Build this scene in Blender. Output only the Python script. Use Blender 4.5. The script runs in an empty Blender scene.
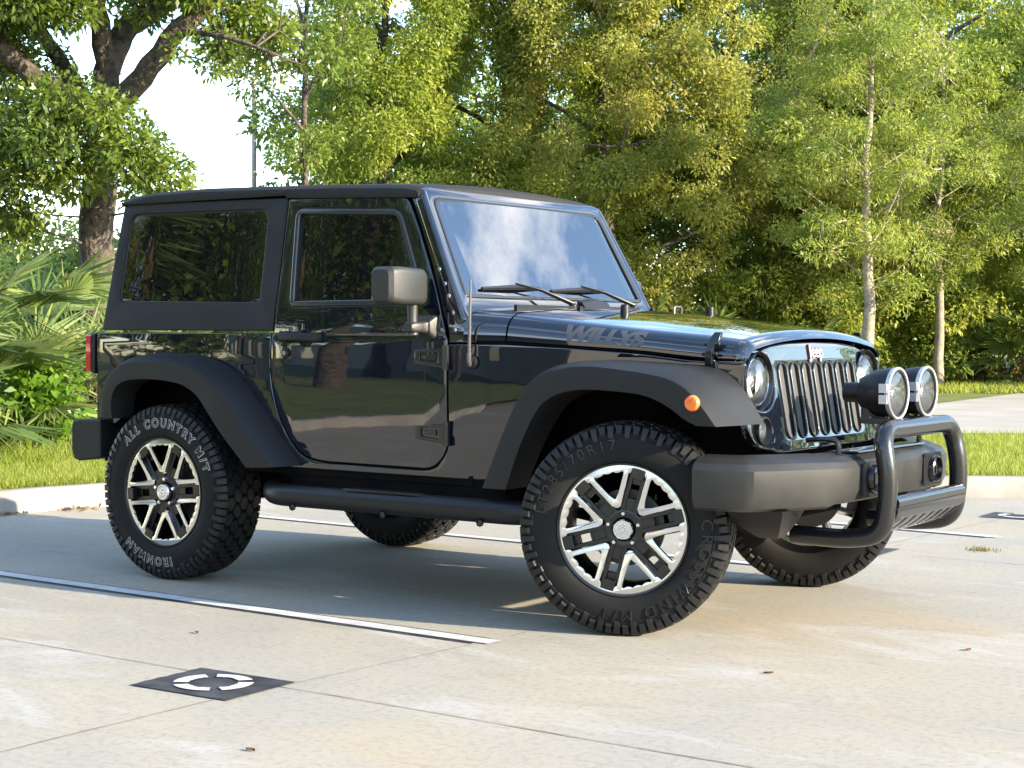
import bpy, bmesh, math, random
import numpy as np
from mathutils import Vector, Matrix
R = math.radians
PI = math.pi
random.seed(7)
rng = np.random.default_rng(11)
scene = bpy.context.scene
col = scene.collection

# ------------------------------------------------------------------ camera
cam = bpy.data.cameras.new('camera')
co = bpy.data.objects.new('camera', cam)
col.objects.link(co)
RIGHT = Vector((0.81764893, 0.575708, 0.00324395))
UP = Vector((-0.02065183, 0.02369883, 0.99950581))
FWD = Vector((-0.57534662, 0.81731185, -0.03126675))
m = Matrix((RIGHT, UP, -FWD)).transposed().to_4x4()
m.translation = Vector((5.676, -6.246, 1.1496))
co.matrix_world = m
cam.sensor_width = 36
cam.lens = 59.0
cam.clip_end = 2000
scene.camera = co

# ------------------------------------------------------------------ light
SUN_EL, SUN_AZ = R(19), R(8.5)          # azimuth measured from +X towards +Y
sv = Vector((math.cos(SUN_EL)*math.cos(SUN_AZ), math.cos(SUN_EL)*math.sin(SUN_AZ), math.sin(SUN_EL)))
world = bpy.data.worlds.new('World')
scene.world = world
world.use_nodes = True
nt = world.node_tree
nt.nodes.clear()
wo = nt.nodes.new('ShaderNodeOutputWorld')
bg = nt.nodes.new('ShaderNodeBackground')
sky = nt.nodes.new('ShaderNodeTexSky')
sky.sky_type = 'NISHITA'
sky.sun_disc = False
sky.sun_elevation = SUN_EL
sky.sun_rotation = PI/2 - SUN_AZ
sky.air_density = 1.0
sky.dust_density = 0.3
sky.ozone_density = 2.0
tc = nt.nodes.new('ShaderNodeTexCoord')
mp = nt.nodes.new('ShaderNodeMapping')
mp.inputs['Scale'].default_value = (1, 1, 1.6)
mp.inputs['Location'].default_value = (.35, .1, .2)
nz = nt.nodes.new('ShaderNodeTexNoise')
nz.inputs['Scale'].default_value = 2.6
nz.inputs['Detail'].default_value = 9
nz.inputs['Roughness'].default_value = .60
rp = nt.nodes.new('ShaderNodeValToRGB')
rp.color_ramp.elements[0].position = .54
rp.color_ramp.elements[1].position = .72
mx = nt.nodes.new('ShaderNodeMix')
mx.data_type = 'RGBA'
mx.inputs[7].default_value = (9.0, 8.6, 8.1, 1)
nt.links.new(tc.outputs['Generated'], mp.inputs[0])
nt.links.new(mp.outputs[0], nz.inputs['Vector'])
nt.links.new(nz.outputs['Fac'], rp.inputs[0])
nt.links.new(rp.outputs[0], mx.inputs[0])
nt.links.new(sky.outputs[0], mx.inputs[6])
nt.links.new(mx.outputs[2], bg.inputs[0])
bg.inputs[1].default_value = 0.15
nt.links.new(bg.outputs[0], wo.inputs[0])

sl = bpy.data.lights.new('sun', 'SUN')
sl.energy = 4.0
sl.angle = R(0.53)
sl.color = (1.0, .86, .64)
so = bpy.data.objects.new('sun', sl)
col.objects.link(so)
so.rotation_euler = sv.to_track_quat('Z', 'Y').to_euler()
so.location = (20, 2, 12)

scene.view_settings.view_transform = 'Standard'
scene.view_settings.look = 'None'
scene.view_settings.exposure = 2.12
scene.view_settings.gamma = 1
scene.render.engine = 'CYCLES'
scene.cycles.max_bounces = 7
scene.cycles.transparent_max_bounces = 12
scene.render.resolution_x = 1024
scene.render.resolution_y = 768

# ------------------------------------------------------------------ materials
def mat(name, c1, rough=.5, metal=0, c2=None, nscale=5, bump=0, bscale=40, bdist=.01, coat=0, ior=1.5, rvar=0, trans=0, detail=4):
    m = bpy.data.materials.new(name)
    m.use_nodes = True
    n, l = m.node_tree.nodes, m.node_tree.links
    b = n['Principled BSDF']
    b.inputs['Base Color'].default_value = (*c1, 1)
    b.inputs['Roughness'].default_value = rough
    b.inputs['Metallic'].default_value = metal
    b.inputs['IOR'].default_value = ior
    b.inputs['Coat Weight'].default_value = coat
    t = n.new('ShaderNodeTexCoord')
    if c2 is not None or rvar:
        z = n.new('ShaderNodeTexNoise')
        z.inputs['Scale'].default_value = nscale
        z.inputs['Detail'].default_value = detail
        l.new(t.outputs['Object'], z.inputs['Vector'])
        if c2 is not None:
            r = n.new('ShaderNodeValToRGB')
            r.color_ramp.elements[0].position = .35
            r.color_ramp.elements[1].position = .65
            r.color_ramp.elements[0].color = (*c1, 1)
            r.color_ramp.elements[1].color = (*c2, 1)
            l.new(z.outputs['Fac'], r.inputs[0])
            l.new(r.outputs[0], b.inputs['Base Color'])
        if rvar:
            q = n.new('ShaderNodeMapRange')
            q.inputs['To Min'].default_value = max(0, rough-rvar)
            q.inputs['To Max'].default_value = rough+rvar
            l.new(z.outputs['Fac'], q.inputs['Value'])
            l.new(q.outputs[0], b.inputs['Roughness'])
    if bump:
        z2 = n.new('ShaderNodeTexNoise')
        z2.inputs['Scale'].default_value = bscale
        z2.inputs['Detail'].default_value = 3
        l.new(t.outputs['Object'], z2.inputs['Vector'])
        bp = n.new('ShaderNodeBump')
        bp.inputs['Strength'].default_value = bump
        bp.inputs['Distance'].default_value = bdist
        l.new(z2.outputs['Fac'], bp.inputs['Height'])
        l.new(bp.outputs[0], b.inputs['Normal'])
        if coat: l.new(bp.outputs[0], b.inputs['Coat Normal'])
    return m

def leafmat(name, cols, trans=.45, rough=.42, spec=.5):
    """foliage: each leaf picks its own tint from the random attribute; light passes through the blade"""
    m = bpy.data.materials.new(name)
    m.use_nodes = True
    n, l = m.node_tree.nodes, m.node_tree.links
    b = n['Principled BSDF']
    a = n.new('ShaderNodeAttribute')
    a.attribute_name = 'rnd'
    r = n.new('ShaderNodeValToRGB')
    els = r.color_ramp.elements
    els[0].color = (*cols[0], 1)
    els[1].color = (*cols[-1], 1)
    for i, c in enumerate(cols[1:-1]):
        e = els.new((i+1)/(len(cols)-1))
        e.color = (*c, 1)
    l.new(a.outputs['Fac'], r.inputs[0])
    l.new(r.outputs[0], b.inputs['Base Color'])
    b.inputs['Roughness'].default_value = rough
    b.inputs['Specular IOR Level'].default_value = spec
    tr = n.new('ShaderNodeBsdfTranslucent')
    hs = n.new('ShaderNodeHueSaturation')
    hs.inputs['Value'].default_value = 1.5
    hs.inputs['Hue'].default_value = .485
    l.new(r.outputs[0], hs.inputs['Color'])
    l.new(hs.outputs[0], tr.inputs[0])
    mixs = n.new('ShaderNodeMixShader')
    mixs.inputs[0].default_value = trans
    l.new(b.outputs[0], mixs.inputs[1])
    l.new(tr.outputs[0], mixs.inputs[2])
    l.new(mixs.outputs[0], n['Material Output'].inputs[0])
    return m

M = {}
M['paint'] = mat('black_paint', (.004, .006, .011), .03, coat=1.0, bump=.10, bscale=2.2, bdist=.012, ior=1.55)
M['paint'].node_tree.nodes['Principled BSDF'].inputs['Coat Roughness'].default_value = .01
M['paint'].node_tree.nodes['Principled BSDF'].inputs['Coat IOR'].default_value = 1.5
M['hardtop'] = mat('textured_hardtop', (.0075, .0072, .0068), .62, bump=.25, bscale=420, bdist=.002, c2=(.0098, .0094, .009), nscale=3)
M['flare'] = mat('flare_plastic', (.0078, .0082, .0088), .55, bump=.2, bscale=500, bdist=.002, c2=(.011, .0115, .012), nscale=4, rvar=.06)
M['bumper'] = mat('bumper_plastic', (.017, .0175, .0175), .42, bump=.25, bscale=600, bdist=.002, c2=(.026, .026, .025), nscale=7, rvar=.08)
M['black'] = mat('black_plastic', (.007, .007, .008), .42, rvar=.08, nscale=12)
M['satin'] = mat('satin_black_steel', (.010, .010, .011), .22, coat=.3, rvar=.06, nscale=6)
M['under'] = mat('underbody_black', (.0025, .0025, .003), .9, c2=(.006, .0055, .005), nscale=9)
M['rubber'] = mat('tyre_rubber', (.0040, .0040, .0043), .75, c2=(.0065, .0063, .006), nscale=9, bump=.3, bscale=160, bdist=.002)
M['tread'] = mat('tread_rubber', (.0055, .0055, .006), .5, c2=(.010, .0098, .0098), nscale=14, bump=.3, bscale=120, bdist=.002)
M['tyreblack'] = mat('raised_rubber', (.004, .004, .004), .35)
M['tyrewhite'] = mat('white_tyre_letter', (.34, .34, .33), .6)
M['machined'] = mat('machined_alloy', (.68, .68, .68), .2, metal=1, rvar=.05, nscale=20)
M['rimblack'] = mat('gloss_black_alloy', (.003, .003, .0035), .28, coat=.1)
M['chrome'] = mat('chrome', (.75, .75, .76), .08, metal=1)
M['silver'] = mat('silver_plastic', (.50, .50, .51), .35, metal=.5)
M['steel'] = mat('cast_iron', (.10, .09, .08), .5, metal=.7, c2=(.16, .13, .11), nscale=20)
M['sideglass'] = mat('dark_tinted_glass', (.004, .004, .005), .0, ior=1.6, coat=0, bump=.012, bscale=1.5, bdist=.01)
M['sideglass'].node_tree.nodes['Principled BSDF'].inputs['Coat IOR'].default_value = 1.5
M['rubberseal'] = mat('rubber_seal', (.012, .012, .012), .35)
M['sealshine'] = mat('window_surround', (.03, .03, .034), .16, coat=.5)
M['amber'] = mat('amber_lens', (.85, .16, .02), .12, coat=1, ior=1.5)
M['red'] = mat('red_lens', (.45, .008, .012), .12, coat=1)
M['badgered'] = mat('badge_red', (.14, .010, .012), .35)
M['badgewhite'] = mat('badge_silver', (.80, .78, .76), .30)
M['decal'] = mat('decal_grey', (.05, .055, .065), .35)
M['seat'] = mat('seat_fabric', (.03, .03, .03), .85, bump=.3, bscale=200, bdist=.003)
M['caliper'] = mat('disc_iron', (.10, .095, .09), .5, metal=.8)
M['reflector'] = mat('lamp_reflector', (.78, .80, .84), .30, metal=1, bump=.5, bscale=30, bdist=.006)
M['aerial'] = mat('aerial_metal', (.16, .15, .15), .35, metal=.7)
M['mesh'] = mat('grille_mesh', (.06, .062, .065), .5, metal=.3, bump=.8, bscale=500, bdist=.004)

for k_, v_ in (('hardtop', .35), ('flare', .35), ('rubber', .3), ('tread', .4), ('under', .1), ('black', .35), ('bumper', .45)):
    M[k_].node_tree.nodes['Principled BSDF'].inputs['Specular IOR Level'].default_value = v_

def glassmat(name, tint, fac_lo, rough=0.0):
    m = bpy.data.materials.new(name)
    m.use_nodes = True
    n, l = m.node_tree.nodes, m.node_tree.links
    n.remove(n['Principled BSDF'])
    g = n.new('ShaderNodeBsdfGlossy')
    g.inputs['Roughness'].default_value = rough
    t = n.new('ShaderNodeBsdfTransparent')
    t.inputs[0].default_value = (*tint, 1)
    f = n.new('ShaderNodeFresnel')
    f.inputs[0].default_value = fac_lo
    ms = n.new('ShaderNodeMixShader')
    l.new(f.outputs[0], ms.inputs[0])
    l.new(t.outputs[0], ms.inputs[1])
    l.new(g.outputs[0], ms.inputs[2])
    l.new(ms.outputs[0], n['Material Output'].inputs[0])
    return m
M['windscreen'] = glassmat('coated_windscreen_glass', (.28, .31, .34), 3.6)
M['lens'] = glassmat('lamp_lens', (.88, .93, .97), 1.9)

# ------------------------------------------------------------------ helpers
def link(o, parent=None):
    col.objects.link(o)
    if parent is not None:
        o.parent = parent
    return o

def finish(bm, name, m, parent=None, angle=35, bevel=0, seg=2, weld=True):
    if weld: bmesh.ops.remove_doubles(bm, verts=bm.verts, dist=1e-5)
    bmesh.ops.recalc_face_normals(bm, faces=bm.faces)
    me = bpy.data.meshes.new(name)
    bm.to_mesh(me)
    bm.free()
    for mm in (m if isinstance(m, (list, tuple)) else [m]):
        me.materials.append(mm)
    me.shade_smooth()
    me.set_sharp_from_angle(angle=R(angle))
    o = link(bpy.data.objects.new(name, me), parent)
    if bevel:
        b = o.modifiers.new('bevel', 'BEVEL')
        b.width = bevel
        b.segments = seg
        b.limit_method = 'ANGLE'
        b.angle_limit = R(30)
        b.harden_normals = True
    return o

def tag(o, label, cat=None, group=None, kind=None):
    if label: o['label'] = label
    if cat: o['category'] = cat
    if group: o['group'] = group
    if kind: o['kind'] = kind
    return o

def struct(o):
    o['kind'] = 'structure'
    return o

def empty(name, loc=(0, 0, 0), rz=0, parent=None):
    o = bpy.data.objects.new(name, None)
    o.location = loc
    o.rotation_euler = (0, 0, rz)
    o.empty_display_size = .2
    return link(o, parent)

def add_box(bm, x0, x1, y0, y1, z0, z1, mi=0):
    v = [bm.verts.new((x, y, z)) for x in (x0, x1) for y in (y0, y1) for z in (z0, z1)]
    for q in ((0, 1, 3, 2), (4, 6, 7, 5), (0, 4, 5, 1), (2, 3, 7, 6), (0, 2, 6, 4), (1, 5, 7, 3)):
        bm.faces.new([v[i] for i in q]).material_index = mi
    return v

def add_loft(bm, rings, closed=True, cap=True, mi=0):
    vs = [[bm.verts.new(p) for p in r] for r in rings]
    n = len(rings[0])
    for a, b in zip(vs, vs[1:]):
        for i in range(n if closed else n-1):
            j = (i+1) % n
            try: bm.faces.new((a[i], a[j], b[j], b[i])).material_index = mi
            except ValueError: pass
    if cap:
        for r in (vs[0], vs[-1]):
            try: bm.faces.new(r).material_index = mi
            except ValueError: pass
    return vs

def smooth_path(pts, n=6, closed=False):
    P = [Vector(p) for p in pts]
    out = []
    L = len(P)
    for i in range(L if closed else L-1):
        if closed: a, b, c, d = P[i-1], P[i], P[(i+1) % L], P[(i+2) % L]
        else: a, b, c, d = P[max(i-1, 0)], P[i], P[i+1], P[min(i+2, L-1)]
        for k in range(n):
            t = k/n
            out.append(.5*((2*b) + (c-a)*t + (2*a-5*b+4*c-d)*t*t + (3*b-a-3*c+d)*t**3))
    if not closed: out.append(P[-1])
    return out

def fillet(pts, rad, n=6):
    """round the inner corners of a 3-D polyline"""
    P = [Vector(p) for p in pts]
    out = [P[0]]
    for i in range(1, len(P)-1):
        r = rad[i] if isinstance(rad, (list, tuple)) else rad
        a, b, c = P[i-1], P[i], P[i+1]
        da, dc = (a-b), (c-b)
        t = min(r, da.length*.49, dc.length*.49)
        p0, p1 = b+da.normalized()*t, b+dc.normalized()*t
        for k in range(n+1):
            s = k/n
            out.append((1-s)**2*p0 + 2*s*(1-s)*b + s*s*p1)
    out.append(P[-1])
    return out

def add_tube(bm, pts, r, n=12, cap=True, mi=0, sy=1.0):
    P = [Vector(p) for p in pts]
    rings = []
    T = [(P[min(i+1, len(P)-1)]-P[max(i-1, 0)]).normalized() for i in range(len(P))]
    u = T[0].orthogonal().normalized()
    for i, p in enumerate(P):
        u = (u - T[i]*u.dot(T[i])).normalized()
        v = T[i].cross(u)
        rr = r[i] if isinstance(r, (list, tuple)) else r
        rings.append([p + (u*math.cos(2*PI*k/n) + v*math.sin(2*PI*k/n)*sy)*rr for k in range(n)])
    add_loft(bm, rings, cap=cap, mi=mi)

def add_lathe(bm, prof, o=(0, 0, 0), axis='y', n=48, mi=0, cap=False):
    """prof = [(along axis, radius)]"""
    rings = []
    for a, r in prof:
        ring = []
        for k in range(n):
            c, s = math.cos(2*PI*k/n)*r, math.sin(2*PI*k/n)*r
            p = {'y': (c, a, s), 'x': (a, c, s), 'z': (c, s, a)}[axis]
            ring.append(Vector(p)+Vector(o))
        rings.append(ring)
    add_loft(bm, rings, cap=cap, mi=mi)

def rnd(pts, r, n=5):
    """round the corners of a closed 2-D polygon; r = one radius or a list"""
    L = len(pts)
    out = []
    for i in range(L):
        rr = r[i] if isinstance(r, (list, tuple)) else r
        b = Vector(pts[i]); a = Vector(pts[i-1]); c = Vector(pts[(i+1) % L])
        if rr <= 0:
            out.append((b.x, b.y)); continue
        t = min(rr, (a-b).length*.49, (c-b).length*.49)
        p0, p1 = b+(a-b).normalized()*t, b+(c-b).normalized()*t
        for k in range(n+1):
            s = k/n
            q = (1-s)**2*p0 + 2*s*(1-s)*b + s*s*p1
            out.append((q.x, q.y))
    return out

def circ(cx, cy, r, n=32, ry=None):
    return [(cx+r*math.cos(2*PI*k/n), cy+(ry or r)*math.sin(2*PI*k/n)) for k in range(n)]

def plate_bm(outer, holes, th, bev=.003, bres=1):
    """flat plate with holes in local (u, v), thickness th along +w (w from 0 to th)"""
    cu = bpy.data.curves.new('tmp', 'CURVE')
    cu.dimensions = '2D'
    cu.fill_mode = 'BOTH'
    cu.extrude = max(th/2-bev, .0001)
    cu.bevel_depth = bev
    cu.bevel_resolution = bres
    cu.offset = -bev
    for poly in [outer]+list(holes):
        s = cu.splines.new('POLY')
        s.points.add(len(poly)-1)
        for i, p in enumerate(poly):
            s.points[i].co = (p[0], p[1], 0, 1)
        s.use_cyclic_u = True
    o = bpy.data.objects.new('tmp', cu)
    col.objects.link(o)
    dg = bpy.context.evaluated_depsgraph_get()
    me = bpy.data.meshes.new_from_object(o.evaluated_get(dg))
    bm = bmesh.new()
    bm.from_mesh(me)
    bmesh.ops.remove_doubles(bm, verts=bm.verts, dist=1e-5)
    bpy.data.objects.remove(o)
    bpy.data.curves.remove(cu)
    bpy.data.meshes.remove(me)
    for v in bm.verts: v.co.z += th/2
    return bm

def slice_bm(bm, axis, vals):
    n = [0, 0, 0]; n[axis] = 1
    for a in vals:
        c = [0, 0, 0]; c[axis] = a
        bmesh.ops.bisect_plane(bm, geom=bm.verts[:]+bm.edges[:]+bm.faces[:], plane_co=c, plane_no=n)

def text_bm(s, size, ext=.002, off=0.0, shear=0, spacing=1.0):
    cu = bpy.data.curves.new('tmp', 'FONT')
    cu.body = s
    cu.size = size
    cu.extrude = ext
    cu.offset = off
    cu.shear = shear
    cu.space_character = spacing
    cu.align_x = 'CENTER'
    o = bpy.data.objects.new('tmp', cu)
    col.objects.link(o)
    dg = bpy.context.evaluated_depsgraph_get()
    me = bpy.data.meshes.new_from_object(o.evaluated_get(dg))
    bm = bmesh.new()
    bm.from_mesh(me)
    bpy.data.objects.remove(o)
    bpy.data.curves.remove(cu)
    bpy.data.meshes.remove(me)
    return bm

def warp(bm, f):
    for v in bm.verts: v.co = Vector(f(v.co))
    return bm

def quads(name, V, rv, m, parent=None, tri=False):
    """V: (N, 4 or 3, 3) numpy leaf corners, one face each"""
    N, k = V.shape[0], V.shape[1]
    me = bpy.data.meshes.new(name)
    me.vertices.add(N*k)
    me.vertices.foreach_set('co', V.reshape(-1).astype(np.float32))
    me.loops.add(N*k)
    me.loops.foreach_set('vertex_index', np.arange(N*k, dtype=np.int32))
    me.polygons.add(N)
    me.polygons.foreach_set('loop_start', np.arange(0, N*k, k, dtype=np.int32))
    me.update(calc_edges=True)
    at = me.attributes.new('rnd', 'FLOAT', 'FACE')
    at.data.foreach_set('value', rv.astype(np.float32))
    me.materials.append(m)
    return link(bpy.data.objects.new(name, me), parent)

def nrm(a): return a/np.maximum(np.linalg.norm(a, axis=-1, keepdims=True), 1e-9)

def leaf_quads(P, D, ln, wd, droop=.25):
    """P base points, D unit long axes"""
    N = len(P)
    ref = nrm(rng.normal(size=(N, 3)) + np.array([0, 0, .9]))
    W = nrm(np.cross(D, ref))
    Nn = np.cross(W, D)
    ln = ln*(rng.uniform(.7, 1.25, (N, 1)))
    wd = wd*(rng.uniform(.75, 1.2, (N, 1)))
    a = P
    mid = P + D*ln*.5 + Nn*ln*.07
    tip = P + D*ln + np.array([0, 0, -1])*ln*droop
    return np.stack([a, mid+W*wd*.5, tip, mid-W*wd*.5], 1)

def clump_leaves(centres, radii, per, ln, wd, flat=.8, up=.15, droop=.25):
    """leaves on the outer part of each clump, pointing outwards"""
    n = np.maximum((per*(radii/radii.mean())**2).astype(int), 4)
    idx = np.repeat(np.arange(len(centres)), n)
    N = len(idx)
    d = nrm(rng.normal(size=(N, 3)))
    rr = radii[idx][:, None]*rng.uniform(.25, 1.08, (N, 1))**.6
    P = centres[idx] + d*rr*np.array([1, 1, flat])
    D = nrm(d*.7 + rng.normal(size=(N, 3))*.55 + np.array([0, 0, up]))
    tone = rng.uniform(0, 1, len(centres))
    rv = np.clip(tone[idx]*.55 + rng.uniform(0, .45, N), 0, 1)
    return leaf_quads(P, D, ln, wd, droop), rv

# ================================================================== SETTING
def concrete_mat():
    m = bpy.data.materials.new('parking_concrete')
    m.use_nodes = True
    n, l = m.node_tree.nodes, m.node_tree.links
    b = n['Principled BSDF']
    t = n.new('ShaderNodeTexCoord')
    def noise(s, d=4, r=.5, sc=(1, 1, 1), dist=0):
        mpn = n.new('ShaderNodeMapping'); mpn.inputs['Scale'].default_value = sc
        z = n.new('ShaderNodeTexNoise'); z.inputs['Scale'].default_value = s
        z.inputs['Detail'].default_value = d; z.inputs['Roughness'].default_value = r
        z.inputs['Distortion'].default_value = dist
        l.new(t.outputs['Object'], mpn.inputs[0]); l.new(mpn.outputs[0], z.inputs['Vector'])
        return z
    def ramp(z, stops):
        r = n.new('ShaderNodeValToRGB')
        e = r.color_ramp.elements
        e[0].position, e[0].color = stops[0][0], (*stops[0][1], 1)
        e[1].position, e[1].color = stops[-1][0], (*stops[-1][1], 1)
        for p, c in stops[1:-1]:
            q = e.new(p); q.color = (*c, 1)
        l.new(z.outputs['Fac'], r.inputs[0]); return r
    def mix(kind, a, c, f):
        q = n.new('ShaderNodeMix'); q.data_type = 'RGBA'; q.blend_type = kind
        l.new(a, q.inputs[6])
        if isinstance(c, tuple): q.inputs[7].default_value = (*c, 1)
        else: l.new(c, q.inputs[7])
        if isinstance(f, float): q.inputs[0].default_value = f
        else: l.new(f, q.inputs[0])
        return q.outputs[2]
    base = ramp(noise(.9, 6, .6, dist=.6), [(.30, (.272, .258, .226)), (.5, (.308, .286, .238)), (.68, (.340, .306, .242))])
    warm = ramp(noise(.55, 5, .6, (1, 1.6, 1), dist=1.2), [(.5, (0, 0, 0)), (.72, (.7, .7, .7))])
    c = mix('MIX', base.outputs[0], (.355, .290, .200), warm.outputs[0])
    white = ramp(noise(1.4, 8, .68, (.6, 1.3, 1), dist=.8), [(.54, (0, 0, 0)), (.70, (.75, .75, .75))])
    c = mix('MIX', c, (.42, .41, .39), white.outputs[0])
    dirt = ramp(noise(3.2, 8, .7, (.5, 1.8, 1), dist=1.5), [(.56, (0, 0, 0)), (.76, (.55, .55, .55))])
    c = mix('MULTIPLY', c, (.62, .60, .56), dirt.outputs[0])
    spots = ramp(noise(38, 3, .6), [(.30, (.80, .80, .79)), (.52, (1, 1, 1))])
    c = mix('MULTIPLY', c, spots.outputs[0], 1.0)
    fine = ramp(noise(260, 2, .7), [(.25, (.84, .84, .84)), (.7, (1.06, 1.06, 1.06))])
    c = mix('MULTIPLY', c, fine.outputs[0], 1.0)
    # soft tyre tracks and scuffs: long thin noise
    scuff = ramp(noise(2.2, 6, .7, (.35, 9, 1), dist=.4), [(.60, (1, 1, 1)), (.75, (.86, .85, .83))])
    c = mix('MULTIPLY', c, scuff.outputs[0], 1.0)
    l.new(c, b.inputs['Base Color'])
    b.inputs['Roughness'].default_value = .78
    bz = noise(120, 5, .6)
    bp = n.new('ShaderNodeBump'); bp.inputs['Strength'].default_value = .25; bp.inputs['Distance'].default_value = .004
    l.new(bz.outputs['Fac'], bp.inputs['Height']); l.new(bp.outputs[0], b.inputs['Normal'])
    return m
M['concrete'] = concrete_mat()
M['curb'] = mat('curb_concrete', (.20, .185, .165), .8, c2=(.29, .27, .235), nscale=3, bump=.3, bscale=90, bdist=.006, detail=8)
M['walk'] = mat('sidewalk_concrete', (.30, .275, .24), .8, c2=(.36, .335, .295), nscale=1.2, bump=.2, bscale=60)
M['soil'] = mat('lawn_soil', (.07, .10, .018), .95, c2=(.15, .17, .035), nscale=1.6, bump=.8, bscale=25, bdist=.03, detail=9)
M['linepaint'] = mat('white_line_paint', (.40, .40, .395), .6, c2=(.52, .52, .51), nscale=14, bump=.3, bscale=90, bdist=.002, detail=8)
M['blackpaint'] = mat('black_road_paint', (.015, .016, .018), .55, c2=(.055, .055, .06), nscale=9, bump=.4, bscale=90, bdist=.002, detail=9)
M['joint'] = mat('joint_dirt', (.09, .08, .07), .9, c2=(.22, .19, .16), nscale=8)

def sheet(name, poly, z, m, zc=None):
    bm = bmesh.new()
    vs = [bm.verts.new((x, y, z)) for x, y in poly]
    bm.faces.new(vs)
    bmesh.ops.triangulate(bm, faces=bm.faces[:])
    o = finish(bm, name, m)
    return struct(o)

sheet('ground', [(-600, -600), (600, -600), (600, 600), (-600, 600)], -.03, M['soil'])
# the lot: one concrete sheet; the planting beds lie on top of it
sheet('parking_lot', [(-14, -60), (60, -60), (60, 44), (-14, 44)], 0.0, M['concrete'])

curb_path = smooth_path([(-1.6, -8.3, 0), (-2.6, -5.5, 0), (-3.05, -2.6, 0), (-3.08, -.9, 0), (-2.9, .45, 0), (-2.72, 1.35, 0), (-2.35, 2.2, 0), (-1.6, 3.0, 0), (-.6, 3.75, 0), (.6, 4.5, 0), (1.88, 5.36, 0), (4, 6.9, 0), (7.5, 9.3, 0), (13, 13.2, 0)], 5)
def curb(name, path, side, label=None):
    bm = bmesh.new()
    rings = []
    for i, p in enumerate(path):
        t = (path[min(i+1, len(path)-1)]-path[max(i-1, 0)]).normalized()
        nn = Vector((-t.y, t.x, 0))*side
        prof = [(0, -.02), (.012, .06), (.035, .125), (.06, .142), (.17, .142), (.18, .135), (.18, -.02)]
        rings.append([p+nn*a+Vector((0, 0, b)) for a, b in prof])
    add_loft(bm, rings)
    return finish(bm, name, M['curb'], angle=50)
struct(curb('curb', curb_path, 1))
bed = [(p.x-.15*0, p.y) for p in curb_path]
inner = []
for i, p in enumerate(curb_path):
    t = (curb_path[min(i+1, len(curb_path)-1)]-curb_path[max(i-1, 0)]).normalized()
    inner.append((p.x-t.y*.17, p.y+t.x*.17))
inner += [(30, 25), (60, 46)]
inner = [(-1.9, -40), (-1.8, -15)]+inner
bm = bmesh.new()
prev = None
for x, y in inner:
    d = (Vector((x, y))-Vector((7, -3))).normalized()
    q = [bm.verts.new((x+d.x*k, y+d.y*k, .122)) for k in (0, 4, 14, 60, 200)]
    if prev:
        for a, b, c, e in zip(prev, prev[1:], q[1:], q): bm.faces.new((a, b, c, e))
    prev = q
struct(finish(bm, 'lawn', M['soil']))

# white bay lines with a black border, and the ring marks between bays
def strip_poly(a, b, w):
    a, b = Vector(a), Vector(b)
    t = (b-a).normalized(); nn = Vector((-t.y, t.x))*w/2
    return [tuple(a-nn), tuple(b-nn), tuple(b+nn), tuple(a+nn)]
for i, (a, b) in enumerate([((-2.3, -1.165), (2.02, -1.245)), ((-2.0, 1.33), (2.3, 1.22)), ((-.2, 3.28), (2.45, 3.02)), ((-2, 6.2), (2.6, 5.9))]):
    if i == 3: continue
    sheet('bay_line_border', strip_poly(a, b, .130), .002, M['blackpaint'])
    sheet('bay_line', strip_poly(a, (b[0]+.06, b[1]), .082), .0045, M['linepaint'])
def ring_mark(cx, cy, rot, s=1.0):
    Rm = Matrix.Rotation(rot, 2)
    def T(p): 
        q = Rm @ Vector(p); return (cx+q.x*s, cy+q.y*s)
    sq = []
    corners = [(-.21, -.165), (.21, -.165), (.21, .165), (-.21, .165)]
    for k in range(4):
        a, b = Vector(corners[k]), Vector(corners[(k+1) % 4])
        for j in range(14):
            p = a.lerp(b, j/14)
            w = .004 if k == 3 else .0015
            sq.append(T((p.x+random.uniform(-w, w), p.y+random.uniform(-w, w))))
    sheet('painted_square', sq, .004, M['blackpaint'])
    bm = bmesh.new()
    for k in range(4):
        a0, a1 = R(90*k+8+45), R(90*k+80+45)
        pts = []
        for j in range(13):
            a = a0+(a1-a0)*j/12; pts.append((math.cos(a)*.135, math.sin(a)*.125))
        for j in range(12, -1, -1):
            a = a0+(a1-a0)*j/12; w = .085+random.uniform(-.004, .004)
            pts.append((math.cos(a)*w, math.sin(a)*w*.95))
        vs = [bm.verts.new((*T(p), .008)) for p in pts]
        bm.faces.new(vs)
    bmesh.ops.triangulate(bm, faces=bm.faces[:])
    struct(finish(bm, 'painted_ring', M['linepaint'], weld=False))
ring_mark(1.765, -2.37, R(2))
ring_mark(2.05, 2.02, R(2))
ring_mark(2.25, 4.15, R(2))

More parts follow.
